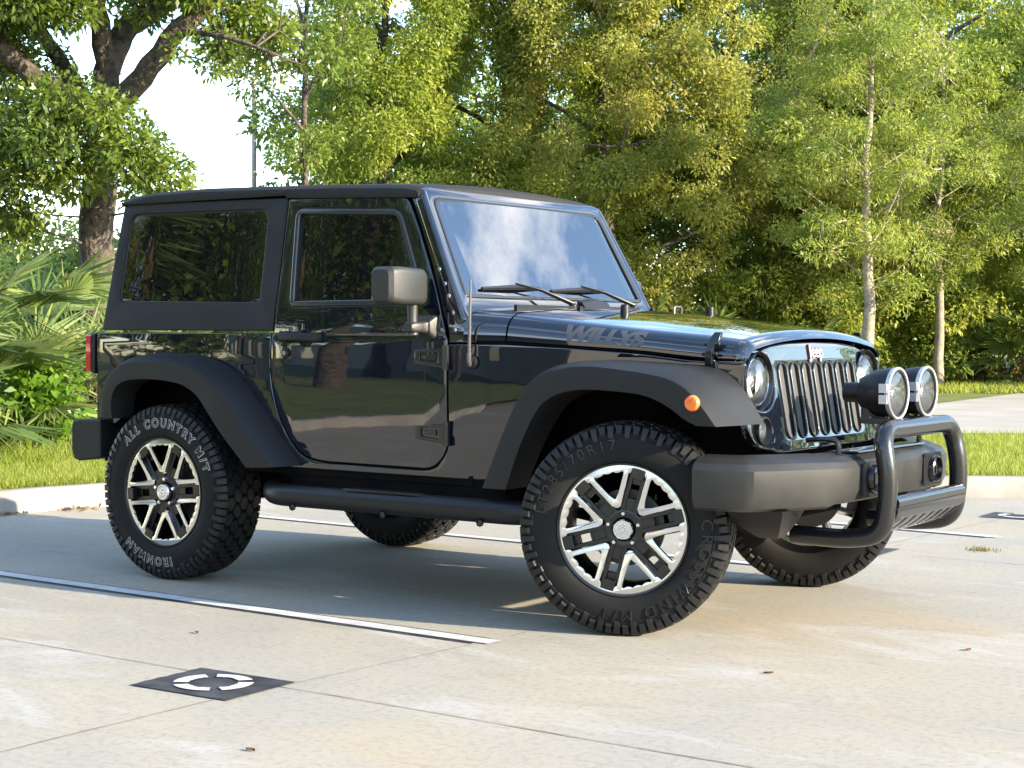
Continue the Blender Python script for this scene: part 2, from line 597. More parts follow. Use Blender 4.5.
def crack_strip(bm, a, b, w=.006, wob=.004):
    a, b = Vector(a), Vector(b)
    n = max(int((b-a).length/.12), 2)
    t = (b-a).normalized(); nn = Vector((-t.y, t.x))
    prev = None
    off = 0
    for i in range(n+1):
        p = a.lerp(b, i/n); off = off*.8+random.uniform(-wob, wob)*.4
        ww = w*random.uniform(.5, 1.1)
        c = p+nn*off
        q = (bm.verts.new((c.x-nn.x*ww/2, c.y-nn.y*ww/2, .0025)), bm.verts.new((c.x+nn.x*ww/2, c.y+nn.y*ww/2, .0025)))
        if prev: bm.faces.new((prev[0], q[0], q[1], prev[1]))
        prev = q
bm = bmesh.new()
crack_strip(bm, (-1.7, -2.24), (1.56, -2.26)); crack_strip(bm, (1.97, -2.27), (30, -2.5))
crack_strip(bm, (1.93, -8.4), (1.93, -2.54), .007); crack_strip(bm, (1.97, -2.2), (2.03, -1.32), .004); crack_strip(bm, (2.05, -1.1), (2.05, 1.85), .005)
crack_strip(bm, (2.4, 2.0), (30, 1.8)); crack_strip(bm, (2.1, 2.2), (2.2, 4), .005); crack_strip(bm, (-3.6, 2.3), (1.8, 2.05)); crack_strip(bm, (6.5, -8.4), (6.6, 10)); crack_strip(bm, (2.5, 4.1), (30, 4.0))
struct(finish(bm, 'pavement_joints', M['joint'], weld=False))
# pavement beyond the lawn
C2 = Vector((5.676, -6.246)); F2 = Vector((-.5756, .8177)); R2 = Vector((.8177, .5756))
def world_at(across, depth): 
    q = C2+F2*depth+R2*across
    return (q.x, q.y)
sheet('sidewalk', [world_at(-6, 16.9), world_at(4.5, 17.1), world_at(30, 16.6), world_at(30, 30), world_at(8.6, 28.5), world_at(6, 24.0), world_at(-6, 22.5)], .128, M['walk'])
bm = bmesh.new()

# ================================================================== VEGETATION AND SURROUNDINGS
bm.free()
M['oakleaf'] = leafmat('live_oak_leaves', [(.050, .085, .016), (.095, .15, .024), (.17, .23, .036), (.25, .30, .055)], .48, .36)
M['oakleaf2'] = leafmat('yellow_green_leaves', [(.105, .155, .026), (.185, .255, .040), (.28, .335, .056), (.39, .395, .09)], .55, .40)
M['oakleaf3'] = leafmat('olive_leaves', [(.105, .135, .027), (.20, .230, .042), (.30, .315, .065), (.41, .37, .11)], .55, .42)
M['featherleaf'] = leafmat('feathery_light_leaves', [(.09, .14, .028), (.16, .22, .038), (.24, .30, .05), (.30, .33, .09)], .52, .45)
M['shrubleaf'] = leafmat('bright_shrub_leaves', [(.05, .12, .012), (.10, .20, .02), (.17, .28, .03)], .5, .30)
M['palmleaf'] = leafmat('palmetto_blades', [(.055, .095, .032), (.10, .155, .045), (.17, .225, .06), (.32, .31, .11)], .35, .55, .25)
M['deadpalm'] = leafmat('dry_palm_blades', [(.10, .055, .03), (.18, .11, .055), (.26, .18, .09)], .25, .7)
M['grass'] = leafmat('grass_blades', [(.11, .17, .018), (.19, .26, .026), (.28, .33, .04), (.36, .33, .10)], .5, .5)
M['woodleaf'] = leafmat('far_wood_leaves', [(.05, .085, .02), (.10, .15, .03), (.17, .23, .045), (.26, .30, .07)], .45, .5)
M['bark'] = mat('oak_bark', (.035, .027, .021), .9, c2=(.11, .085, .064), nscale=14, bump=1.0, bscale=26, bdist=.04, detail=8)
M['palebark'] = mat('young_tree_bark', (.20, .16, .12), .85, c2=(.34, .28, .21), nscale=9, bump=.7, bscale=30, bdist=.02, detail=6)
M['drygrass'] = leafmat('dry_weed', [(.12, .12, .03), (.22, .18, .07)], .3, .7)
M['petiole'] = mat('palmetto_stalk', (.07, .10, .03), .5, c2=(.14, .14, .05), nscale=12)
M['pole'] = mat('weathered_pole', (.33, .27, .24), .7, c2=(.40, .34, .30), nscale=6)
AX, DX = Vector((.8177, .5756, 0)), Vector((-.5756, .8177, 0))       # across and depth directions of the far tree line

def limbs(bm, paths, n=10):
    for pts, r0, r1 in paths:
        P = smooth_path(pts, 4)
        L = len(P)
        for i in range(1, L-1): P[i] = P[i]+Vector([random.uniform(-1, 1)*r0*.18 for _ in range(3)])
        add_tube(bm, P, [r0+(r1-r0)*(i/(L-1))**.8 for i in range(L)], n)

def make_tree(name, label, cat, base, trunk, branches, centres, radii, per, ln, wd, leaf, bark, group=None, flat=.8, up=.15, droop=.25, twigs=.5):
    """trunk / branches / clump centres in metres from the base"""
    t = empty(name, base)
    tag(t, label, cat, group)
    bm = bmesh.new()
    limbs(bm, [trunk])
    finish(bm, 'trunk', bark, t, angle=70)
    bm = bmesh.new()
    if branches: limbs(bm, branches, 7)
    nodes = [Vector(p) for pts, _, _ in branches+[trunk] for p in smooth_path(pts, 3)]
    nodes = [q for q in nodes if q.z > .8] or nodes
    for c in centres:
        if random.random() < twigs:
            cc = Vector(c)
            q = min(nodes, key=lambda w: (w-cc).length+max(0, w.z-cc.z)*1.2)
            if (q-cc).length > 1.3: continue
            mid = q.lerp(cc, .5)+Vector([random.uniform(-.12, .12) for _ in range(3)])
            add_tube(bm, [q, mid, cc], [.016, .011, .005], 5)
            for _ in range(3):
                e = cc+Vector([random.uniform(-1, 1) for _ in range(3)])*.35
                add_tube(bm, [mid.lerp(cc, .7), e], [.010, .004], 4)
    finish(bm, 'branches', bark, t, angle=70)
    V, rv = clump_leaves(np.array(centres, float), np.array(radii, float), per, ln, wd, flat, up, droop)
    quads('crown', V, rv, leaf, t)
    return t

def cloud_of(n, c, rad, shell=.35, zmin=None):
    """clump centres through an ellipsoid, denser towards its skin"""
    out = []
    while len(out) < n:
        d = nrm(rng.normal(size=3)); r = rng.uniform(shell, 1)**.5
        p = np.array(c)+d*r*np.array(rad)
        if zmin is None or p[2] > zmin: out.append(p)
    return out
def rot_line(p):   # (across, depth, z) -> xyz
    q = AX*p[0]+DX*p[1]; return (q.x, q.y, p[2])

# ---- the big live oak on the left: trunk fork at 3.6 m, three heavy limbs
lo = lambda *pts: [rot_line(p) for p in pts]
G0 = .12
trunk = (lo((0, 0, 0), (-.03, 0, 1.2), (-.02, .05, 2.3), (.06, 0, 3.0), (.10, 0, 3.65)), .19, .20)
br = [(lo((.10, 0, 3.5), (.12, .1, 4.1), (.28, .3, 4.5), (.75, .5, 4.85), (1.4, .8, 5.5), (2.2, 1.2, 6.6)), .17, .09),
      (lo((.12, .05, 3.9), (.06, -.3, 4.7), (0, -.7, 5.6), (-.3, -1.2, 7.0)), .14, .05),
      (lo((.10, 0, 3.45), (.55, -.2, 3.85), (1.02, -.4, 4.35), (1.42, -.5, 4.7), (2.0, -.5, 5.2), (3.0, -.3, 6.2)), .15, .08),
      (lo((.05, 0, 3.4), (-.42, -.2, 3.70), (-.80, -.4, 4.0), (-1.15, -.6, 4.25), (-2.2, -1.0, 4.6), (-3.2, -1.2, 5.4)), .15, .07),
      (lo((-.1, 0, 3.5), (-.6, .6, 4.2), (-1.2, 1.3, 5.0), (-2.0, 2.0, 6.2)), .13, .05),
      (lo((1.0, -.4, 4.3), (1.5, -.9, 4.2), (2.1, -1.0, 4.0)), .05, .015)]
cs, rs = [], []
def put(n, c, rad, r0, r1):
    for p in cloud_of(n, c, rad, .0):
        cs.append(rot_line(p)); rs.append(rng.uniform(r0, r1))
put(34, (-.72, -.7, 4.62), (.95, 1.4, .50), .24, .40)
put(12, (-.2, -1.2, 5.0), (.6, .6, .35), .2, .34)
put(14, (-1.3, .4, 4.0), (.7, .9, .5), .25, .4)
put(10, (.35, .5, 5.0), (.5, .5, .35), .2, .34)
put(12, (1.9, .3, 5.1), (.7, .8, .35), .22, .36)
put(26, (0.0, -.9, 3.05), (.85, .9, .55), .24, .40)
put(16, (-1.1, -.2, 3.0), (.55, .9, .75), .25, .42)
put(8, (.75, -.6, 2.7), (.35, .5, .30), .2, .32)
put(9, (1.15, -.3, 4.75), (.75, .8, .28), .20, .34)
put(15, (2.1, .1, 4.15), (1.0, .6, .45), .11, .22)
put(12, (1.9, .1, 4.62), (.75, .6, .38), .14, .28)
put(6, (1.3, -.8, 4.05), (.40, .4, .25), .12, .22)
put(5, (-.9, -.5, 2.2), (.5, .6, .3), .2, .32)
put(110, (0, 0, 6.9), (3.6, 3.6, 1.7), .4, .7)
make_tree('live_oak', 'large live oak with heavy forking limbs over the palmettos left of the car', 'tree', (-9.1, 6.6, G0), trunk, br, cs, rs, 340, .092, .046, M['oakleaf'], M['bark'], flat=.75, twigs=.45)

# ---- the tree line beyond the lawn
def wall_tree(label, base, h, rad, z0, nc, leaf, tk=1, lean=0, per=330, seed=0, ln=.088, wd=.044, thin=.9, name='oak_tree', rr=(.30, .52)):
    cz = (h+z0)/2
    tr = (lo((0, 0, 0), (.1, 0, h*.25), (-.05, .1, h*.5), (.1+lean, 0, h*.85)), .20*tk, .05*tk)
    b = []
    for k in range(9):
        a = k*2.4; z = h*(.22+.065*k); L = rad*(.9-.05*k)
        b.append((lo((0, 0, z), (math.cos(a)*L*.5, math.sin(a)*L*.5, z+.5), (math.cos(a)*L, math.sin(a)*L, z+.9)), .07*tk, .02*tk))
    c = []
    for p in cloud_of(nc, (0, 0, cz), (rad, rad, (h-z0)/2), .45):
        # keep the outline uneven
        k = 1+.28*math.sin(p[0]*2.1+seed)+.2*math.sin(p[2]*1.7+seed*2)
        c.append(rot_line((p[0]*k, p[1], p[2])))
    r = [rng.uniform(*rr) for _ in c]
    return make_tree(name, label, 'tree', (base[0], base[1], G0), tr, b, c, r, int(per*thin*1.35), ln, wd, leaf, M['bark'], 'trees of the far tree line', flat=.8, twigs=.25)
wall_tree('dense bright green tree rising straight behind the cab roof', (-14.0, 17.6), 9.4, 1.8, 1.0, 230, M['oakleaf2'], seed=1)
wall_tree('thin grey-trunked oak showing sky round its trunk, left end of the tree line', (-13.3, 14.7), 9.0, 1.15, 3.5, 34, M['oakleaf'], tk=.55, seed=2, ln=.09, wd=.045, per=200, rr=(.22, .40))
wall_tree('yellow-green oak behind the windscreen header', (-13.2, 20.4), 10.0, 2.4, .7, 290, M['oakleaf2'], seed=3)
wall_tree('olive oak with drooping sprays behind the top of the windscreen', (-10.9, 20.3), 9.6, 2.3, .6, 290, M['oakleaf3'], seed=4)
wall_tree('darker green oak with deep gaps behind the middle of the bonnet', (-10.2, 24.0), 10.5, 2.8, 1.0, 260, M['oakleaf'], seed=5)
wall_tree('olive oak in the far tree line left of the young trees', (-8.6, 24.2), 8.6, 1.9, .5, 190, M['oakleaf3'], seed=6)
wall_tree('full green oak behind the two young trees', (-7.4, 27.6), 9.5, 3.2, .6, 290, M['oakleaf2'], seed=7, ln=.10, wd=.05)
wall_tree('green oak at the right edge behind the sidewalk', (-3.2, 29.0), 9.0, 3.0, .6, 280, M['oakleaf2'], seed=8, ln=.10, wd=.05)

def young_tree(label, base, h, rad, z0, nc, trunk_r, seed):
    tr = (lo((0, 0, 0), (.03, 0, h*.2), (-.04, .02, h*.45), (.05, 0, h*.7), (.02, 0, h*.95)), trunk_r, .02)
    b = []
    for k in range(22):
        a = k*2.4; z = z0+.3+(h-z0-.3)*k/24; L = rad*.72*math.sqrt(max(.04, 1-((z+.55-(h+z0)/2)/((h-z0)/2))**2))
        b.append((lo((0, 0, z), (math.cos(a)*L*.5, math.sin(a)*L*.5, z+.35), (math.cos(a)*L, math.sin(a)*L, z+.75)), .017, .005))
    c = []
    for p in cloud_of(nc, (0, 0, (h+z0)/2), (rad, rad, (h-z0)/2), .12):
        k = 1-.35*max(0, (p[2]-(h+z0)/2)/((h-z0)/2))
        c.append(rot_line((p[0]*k, p[1]*k, p[2])))
    return make_tree('young_tree', label, 'tree', (base[0], base[1], G0), tr, b, c, [rng.uniform(.22, .42) for _ in c], 210, .10, .026, M['featherleaf'], M['palebark'], 'young trees on the lawn', flat=.55, up=.1, droop=.15, twigs=.35)
young_tree('young feathery tree with pale straight trunk right above the grille', (-5.2, 19.1), 7.4, 1.75, 1.35, 150, .13, 1)
young_tree('young tree with pale trunk standing right behind the two driving lamps', (-6.1, 24.6), 6.6, 1.7, 1.75, 130, .115, 2)
young_tree('young feathery tree at the right edge of the picture', (-2.9, 22.6), 6.8, 1.8, 1.6, 130, .12, 3)

# ---- far wood filling behind everything
cs = []
for i in range(620):
    a = rng.uniform(-32, 34); d = rng.uniform(0, 7)
    h = 3.2 if a < -6.0 else 9.8
    z = rng.uniform(0, 1)**.8*h*rng.uniform(.75, 1.0)
    q = Vector((5.7, -6.2, 0))+DX*(41+d)+AX*a
    cs.append((q.x, q.y, z+.3))
V, rv = clump_leaves(np.array(cs), rng.uniform(.9, 1.6, len(cs)), 300, .26, .13, .8)
tag(quads('far_wood', V, rv, M['woodleaf']), 'dense far-off wood closing the view behind the tree line', 'wood', kind='stuff')
cs = []
for i in range(640):
    a = rng.uniform(-27, 34); d = rng.uniform(0, 4)
    q = Vector((5.7, -6.2, 0))+DX*((33 if a < -10 else 38)+d)+AX*a
    cs.append((q.x, q.y, rng.uniform(.3, 2.4 if a < -4 else 6.5)))
V, rv = clump_leaves(np.array(cs), rng.uniform(.5, .9, len(cs)), 230, .15, .07, .8)
tag(quads('far_thicket', V, rv, M['oakleaf2']), 'sunlit yellow-green thicket between the tree line and the far wood', 'thicket', kind='stuff')
cs = []   # tangled undergrowth at the foot of the tree line
for i in range(520):
    a = rng.uniform(-5, 17); d = rng.uniform(0, 3.0)
    q = Vector((5.7, -6.2, 0))+DX*(31.6+d+(a-5)*.10)+AX*a
    cs.append((q.x, q.y, rng.uniform(.2, 2.6)*(1-.1*abs(a-8)/8)))
V, rv = clump_leaves(np.array(cs), rng.uniform(.25, .5, len(cs)), 150, .12, .05, .8)
tag(quads('undergrowth', V, rv, M['oakleaf2']), 'tangled green undergrowth along the foot of the tree line', 'undergrowth', kind='stuff')

# ---- palmettos
def fan(pos, out, upd, rad, nseg, w, spread=R(150), fold=.10):
    """one fan leaf: nseg blades radiating from the petiole end"""
    o = Vector(out).normalized(); u = Vector(upd); side = o.cross(u).normalized(); nn = side.cross(o)
    V = []
    for i in range(nseg):
        a = -spread/2+spread*i/(nseg-1)+random.uniform(-.03, .03)
        L = rad*(1-.22*abs(a)/(spread/2))*random.uniform(.9, 1.05)
        d = (o*math.cos(a)+side*math.sin(a))
        e = d.cross(nn).normalized()
        drp = nn*(-.25*L*random.uniform(.3, 1.2))+Vector((0, 0, -.10*L*random.uniform(.2, 1.5)))
        p0 = Vector(pos); p1 = p0+d*L*.38+nn*fold*L*.2; p2 = p0+d*L+drp
        tw = nn*w*.35*(1 if i % 2 else -1)
        V.append([p0-e*w*.15, p1-e*w*.5+tw, p1+e*w*.5-tw, p0+e*w*.15])
        V.append([p1-e*w*.5+tw, p2-e*w*.05, p2+e*w*.05, p1+e*w*.5-tw])
    return V
def palmetto(label, base, n, h, rad, nseg=26, w=.035, dead=5, trunk=0, name='palmetto', group='palmettos', tilt=None):
    t = empty(name, (base[0], base[1], G0)); tag(t, label, 'palmetto' if name == 'palmetto' else 'palm', group)
    V, D_ = [], []
    bm = bmesh.new()
    z0 = trunk
    if trunk:
        limbs(bm, [([(0, 0, 0), (.05, 0, trunk*.5), (0, .03, trunk)], .20, .17)])
        for k in range(90):       # shaggy boots round the trunk
            a = k*2.4; z = trunk*(.1+.9*k/90)
            add_tube(bm, [(math.cos(a)*.17, math.sin(a)*.17, z-.15), (math.cos(a)*.24, math.sin(a)*.24, z+.05), (math.cos(a)*.34, math.sin(a)*.34, z+.18)], [.04, .03, .012], 4)
    for k in range(n):
        a = k*2.4+random.uniform(-.3, .3)
        el = R(78)*(1-(k/n))**.8+R(-5) if tilt is None else R(random.uniform(*tilt))
        L = h*random.uniform(.6, 1.0)*(.65+.35*math.sin(el))
        d = Vector((math.cos(a)*math.cos(el), math.sin(a)*math.cos(el), math.sin(el)))
        s0 = Vector((math.cos(a)*.06, math.sin(a)*.06, z0))
        e = s0+d*L
        add_tube(bm, [s0, s0+d*L*.5+Vector((0, 0, .03)), e], [.016, .012, .008], 5)
        up_ = Vector((0, 0, 1)) if el < R(60) else Vector((math.cos(a+PI), math.sin(a+PI), .3))
        dd = (d+Vector((0, 0, -.25))+Vector([random.uniform(-.25, .25) for _ in range(3)])).normalized()
        V += fan(e, dd, (up_+Vector([random.uniform(-.5, .5) for _ in range(3)])).normalized(), rad*random.uniform(.75, 1.1), nseg, w)
    for k in range(dead):
        a = random.uniform(0, 6.28); e = Vector((math.cos(a)*.25, math.sin(a)*.25, z0+random.uniform(.3, .6)))
        D_ += fan(e, (math.cos(a)*.4, math.sin(a)*.4, -1), (math.cos(a), math.sin(a), .4), rad*.8, 14, w*.8, R(70))
    finish(bm, 'stem', M['bark'] if trunk else M['petiole'], t, angle=70)
    V = np.array([[tuple(p) for p in q] for q in V])
    rv = np.repeat(rng.uniform(0, 1, len(V)//2), 2)*.5+np.repeat(rng.uniform(0, .5, max(n, 1)), nseg*2)[:len(V)]
    quads('fronds', V, rv, M['palmleaf'], t)
    if D_:
        D_ = np.array([[tuple(p) for p in q] for q in D_])
        quads('dead_fronds', D_, rng.uniform(0, 1, len(D_)), M['deadpalm'], t)
    return t
palmetto('largest palmetto at the left edge with broad fans drooping to the grass', (-6.10, 2.05), 20, 1.5, .85, dead=9, nseg=38, w=.036)
palmetto('tall upright palmetto between the bright shrub and the oak trunk', (-6.90, 3.95), 18, 1.9, .85, dead=5, nseg=36, w=.034)
palmetto('palmetto behind the rear bumper with narrow arching fans', (-5.90, 4.15), 14, 1.3, .75, dead=4)
palmetto('palmetto in the shade beneath the left edge of the oak', (-7.60, 2.45), 16, 1.8, .85, dead=5)
palmetto('upright spiky palmetto right beside the bright shrub', (-5.90, 3.05), 18, 1.15, .8, dead=4, nseg=36, w=.032)
palmetto('low palmetto sprouting left of the bright shrub', (-5.30, 1.45), 12, .8, .65, dead=6, nseg=30, w=.03)
palmetto('palmetto whose fans reach in from beyond the left edge of the lawn bed', (-6.00, 0.85), 15, 1.4, .8, dead=5)
palmetto('broad palmetto fan above the far end of the windscreen', (-9.9, 19.6), 13, 1.7, .8, nseg=20, w=.06, dead=4)
palmetto('palmetto in the undergrowth behind the bonnet latch', (-8.6, 20.8), 12, 1.3, .8, nseg=20, w=.06, dead=7)
palmetto('small palmetto behind the front of the bonnet', (-7.6, 21.8), 10, 1.1, .7, nseg=18, w=.06, dead=8)
palmetto('drooping palmetto at the right edge beyond the sidewalk', (-4.9, 26.4), 16, 1.3, .95, nseg=22, w=.06, dead=8)
palmetto('palmetto right of the second driving lamp in the far undergrowth', (-6.0, 26.8), 12, 1.2, .8, nseg=20, w=.06, dead=9)
palmetto('palmetto at the far right end of the undergrowth beyond the sidewalk', (-3.3, 25.6), 12, 1.2, .9, nseg=20, w=.06, dead=5)

# ---- bright shrub in front of the palmettos
cs = [rot_line(p) for p in cloud_of(24, (0, 0, .48), (.42, .32, .38), .1)]
rs = [rng.uniform(.12, .2) for _ in cs]
make_tree('leafy_shrub', 'bright green leafy shrub in front of the palmettos behind the rear bumper', 'shrub', (-5.35, 2.65, G0), (lo((0, 0, 0), (.05, 0, .3), (0, 0, .75)), .015, .006),
          [(lo((0, 0, .1), (.15, 0, .35), (.28, 0, .6)), .008, .004), (lo((0, 0, .1), (-.15, .1, .35), (-.25, 0, .65)), .008, .004)], cs, rs, 60, .10, .062, M['shrubleaf'], M['palebark'], twigs=0)

# ---- grass
def blades(n, P, hgt, w):
    a = rng.uniform(0, 2*PI, n); h = hgt*rng.uniform(.5, 1.3, n)
    e = np.stack([np.cos(a), np.sin(a), np.zeros(n)], 1)*(w/2)
    lean = np.stack([rng.normal(size=n), rng.normal(size=n), np.zeros(n)], 1)*(h[:, None]*.45)
    tip = P+lean+np.stack([np.zeros(n), np.zeros(n), h], 1)
    return np.stack([P-e, P+e, tip], 1)
def band(n, i0, i1, d0, d1, pw=1.4):
    idx = rng.uniform(i0, i1, n); i = idx.astype(int); f = (idx-i)[:, None]
    cp = np.array([tuple(p) for p in curb_path])
    p = cp[i]*(1-f)+cp[np.minimum(i+1, len(cp)-1)]*f
    t = nrm(cp[np.minimum(i+1, len(cp)-1)]-cp[i]+1e-9)
    nn = np.stack([-t[:, 1], t[:, 0], np.zeros(n)], 1)
    o = d0+(d1-d0)*rng.uniform(0, 1, n)**pw
    q = p+nn*o[:, None]; q[:, 2] = .120
    # patchy: thin out by a cheap pattern
    k = np.sin(q[:, 0]*5.1+q[:, 1]*3.3)+np.sin(q[:, 1]*7.7-q[:, 0]*2.9)
    return q[(k > -1.3) | (rng.uniform(0, 1, n) > .6)]
P = np.concatenate([band(75000, 12, 33, .17, 4.5), band(85000, 42, 64, .17, 5.0, 1.1)])
tag(quads('grass', blades(len(P), P, .075, .010), rng.uniform(0, 1, len(P)), M['grass']), 'short sunlit lawn grass behind the kerb', 'grass', kind='stuff')
a = rng.uniform(-3, 16, 26000); d = rng.uniform(0, 1, 26000)**1.2*6.5
q = np.array([5.7, -6.2, 0])+np.outer(28.5+d, np.array(DX))+np.outer(a, np.array(AX)); q[:, 2] = .120
tag(quads('verge_grass', blades(len(q), q, .12, .03), rng.uniform(0, 1, len(q)), M['grass']), 'rough grass verge between the sidewalk and the tree line', 'grass', kind='stuff')
q = np.stack([rng.uniform(-7.4, -4.3, 9000), rng.uniform(1.2, 5.2, 9000), np.full(9000, .12)], 1)
tag(quads('long_grass', blades(len(q), q, .17, .010), rng.uniform(0, .8, len(q)), M['grass']), 'longer grass round the foot of the palmettos', 'grass', kind='stuff')

# ---- far pole between the oak and the tree line
t = empty('utility_pole', (-25.9, 26.6, 0)); tag(t, 'thin pale utility pole with a short arm against the white sky', 'pole')
bm = bmesh.new(); add_tube(bm, [(0, 0, 0), (0, 0, 4), (0, 0, 7.9)], [.085, .07, .055], 12)
finish(bm, 'shaft', M['pole'], t)
bm = bmesh.new(); add_tube(bm, [tuple(AX*-.05+Vector((0, 0, 7.75))), tuple(AX*.55+Vector((0, 0, 7.86)))], .035, 8)
finish(bm, 'arm', M['pole'], t)

# ---- distant trees around the far side of the lot, seen only as a dark band in the chrome and the grille
cs = []
for i in range(380):
    a = R(rng.uniform(-75, 98)); d = rng.uniform(54, 64)
    cs.append((math.cos(a)*d, math.sin(a)*d, rng.uniform(.5, 7.5)))
V, rv = clump_leaves(np.array(cs), rng.uniform(1.4, 2.4, len(cs)), 90, .7, .35, .8)
tag(quads('distant_trees', V, rv, M['woodleaf']), 'low distant trees beyond the open end of the parking lot', 'wood', kind='stuff')
# ---- leaf litter in the gutter
n = 420
idx = rng.uniform(17, 34, n); i_ = idx.astype(int); cp = np.array([tuple(p) for p in curb_path])
p = cp[i_]*(1-(idx-i_)[:, None])+cp[i_+1]*(idx-i_)[:, None]
t_ = nrm(cp[i_+1]-cp[i_]); nn_ = np.stack([-t_[:, 1], t_[:, 0], np.zeros(n)], 1)
p = p-nn_*(np.abs(rng.normal(0, .07, (n, 1)))+.01); p = p[np.sin(idx*2.3) > -.2]; p[:, 2] = .006
dd_ = nrm(np.stack([rng.normal(size=len(p)), rng.normal(size=len(p)), rng.uniform(0, .3, len(p))], 1))
tag(quads('leaf_litter', leaf_quads(p, dd_, .045, .022, -.05), rng.uniform(0, 1, len(p)), M['deadpalm']), 'brown leaf litter gathered in the gutter along the kerb', 'leaf litter', kind='stuff')
# ---- small things on the concrete
M['dryleaf'] = mat('dry_leaf', (.10, .05, .025), .8, c2=(.20, .11, .05), nscale=30)
leaf0 = None
for i, (x, y, lb) in enumerate([(2.47, -2.93, 'dark curled scrap of leaf at the very bottom of the picture'), (3.55, -.35, 'brown dry leaf lying in front of the car under the bull bar'), (1.05, -1.75, 'dry leaf lying between the white line and the painted square'), (3.15, -1.15, 'pale dry leaf near the front tyre')]):
    if leaf0 is None:
        bm = bmesh.new()
        add_loft(bm, [[(x_, y_*w, z_) for x_, y_, z_ in ((l, -1, .010), (l, 0, .002), (l, 1, .012))] for l, w in ((-.028, .001), (-.015, .011), (.002, .014), (.018, .010), (.030, .001))], closed=False, cap=False)
        l0 = finish(bm, 'fallen_leaf', M['dryleaf'], angle=80); leaf0 = l0; o = l0
    else:
        o = leaf0.copy(); col.objects.link(o)
    o.scale = (.6, .6, .6); o.location = (x, y, .001); o.rotation_euler = (0, 0, i*1.3); tag(o, lb, 'leaf', 'dry leaves on the concrete')
q = np.stack([rng.normal(2.62, .035, 160), rng.normal(2.42, .035, 160), np.zeros(160)], 1)
o = quads('pavement_weed', blades(160, q, .018, .006), rng.uniform(0, 1, 160), M['drygrass']); tag(o, 'small dry weed growing from the pavement joint beyond the bull bar', 'weed', kind='stuff')

# ---- what stands behind the viewer and shows in the paint and the windows
M['render'] = mat('pale_render', (.24, .23, .21), .85, c2=(.28, .27, .245), nscale=.8)
M['rooftile'] = mat('dark_roof', (.06, .055, .05), .8)
bl = empty('pale_building', (-16, -26, 0), R(38)); tag(bl, 'long pale single-storey building mirrored in the black door and fender', 'building')
bm = bmesh.new(); add_box(bm, -34, 16, -10, 0, 0, 4.4)
finish(bm, 'wall', M['render'], bl)
bm = bmesh.new(); add_loft(bm, [[(-35, y, z), (17, y, z)] for y, z in ((.8, 4.3), (.8, 4.5), (-5, 6.5), (-11, 4.5), (-11, 4.3))], closed=False, cap=False)
finish(bm, 'roof', M['rooftile'], bl)
for x0, x1, z0, z1 in ((-26, -24, 1, 2.4), (-20, -18, 1, 2.4), (-13, -9.5, 0, 2.6), (-5, -3, 1, 2.4), (1, 3, 1, 2.4), (7, 9, 1, 2.4)):
    bm = bmesh.new(); add_box(bm, x0, x1, .01, .06, z0, z1)
    finish(bm, 'window' if z0 else 'garage_door', M['sideglass'] if z0 else M['rooftile'], bl, bevel=.01)
def back_tree(label, x, y, h, rad, z0, nc, leaf, seed):
    tr = ([(0, 0, 0), (.1, 0, h*.3), (0, .1, h*.8)], .24, .06)
    b = [([(0, 0, h*.3), (math.cos(k)*rad*.5, math.sin(k)*rad*.5, h*.45), (math.cos(k)*rad, math.sin(k)*rad, h*.6)], .09, .03) for k in (0, 1.3, 2.6, 3.9, 5.2)]
    c = cloud_of(nc, (0, 0, (h+z0)/2), (rad, rad, (h-z0)/2), .3)
    make_tree('shade_tree', label, 'tree', (x, y, G0), tr, b, c, [rng.uniform(.45, .8) for _ in c], 150, .17, .08, leaf, M['bark'], 'trees behind the viewer', twigs=.4)
back_tree('shade tree whose trunk is mirrored in the middle of the door', -8.4, -11.3, 9.5, 3.3, 2.3, 120, M['oakleaf'], 1)
back_tree('shade tree whose trunk is mirrored by the front door hinge', -10.0, -16.0, 11, 3.6, 3.0, 120, M['oakleaf'], 2)
back_tree('shade tree mirrored in the quarter window', -15.0, -11.0, 10, 3.6, 2.2, 110, M['oakleaf3'], 3)
back_tree('shade tree mirrored behind the roof pillar', -14.0, -19.0, 11.5, 4.0, 3, 120, M['oakleaf'], 4)
back_tree('low dense shade tree mirrored in the rear quarter panel', -10.6, -10.9, 6.0, 2.1, .7, 80, M['oakleaf'], 5)
back_tree('low dense tree mirrored in the tail end of the quarter panel', -15.5, -7.0, 6.0, 2.8, .7, 90, M['oakleaf3'], 6)
palmetto('cabbage palm with a shaggy brown trunk, mirrored in the quarter window', (-8.3, -6.6), 26, 1.1, .95, nseg=24, w=.05, dead=8, trunk=3.4, name='cabbage_palm', group='palms behind the viewer')
palmetto('shorter cabbage palm mirrored in the rear of the quarter window', (-9.6, -4.6), 24, 1.0, .95, nseg=24, w=.05, dead=8, trunk=2.6, name='cabbage_palm', group='palms behind the viewer')

# ================================================================== THE VEHICLE
# x forward, y to its left, z up; origin on the ground under the rear axle
car = empty('off_road_suv')
tag(car, 'black two-door off-road suv with matte hardtop, bull bar and two round driving lamps', 'car')
WB = 2.424

def ysurf(x, z):
    """half width of the body at this place"""
    if z > 1.14: y = .79-.15*(z-1.14)
    else: y = .79-.10*(z-.98)**2+.10*.16**2*0
    if x > 1.5: y -= .12*(x-1.5)
    return y

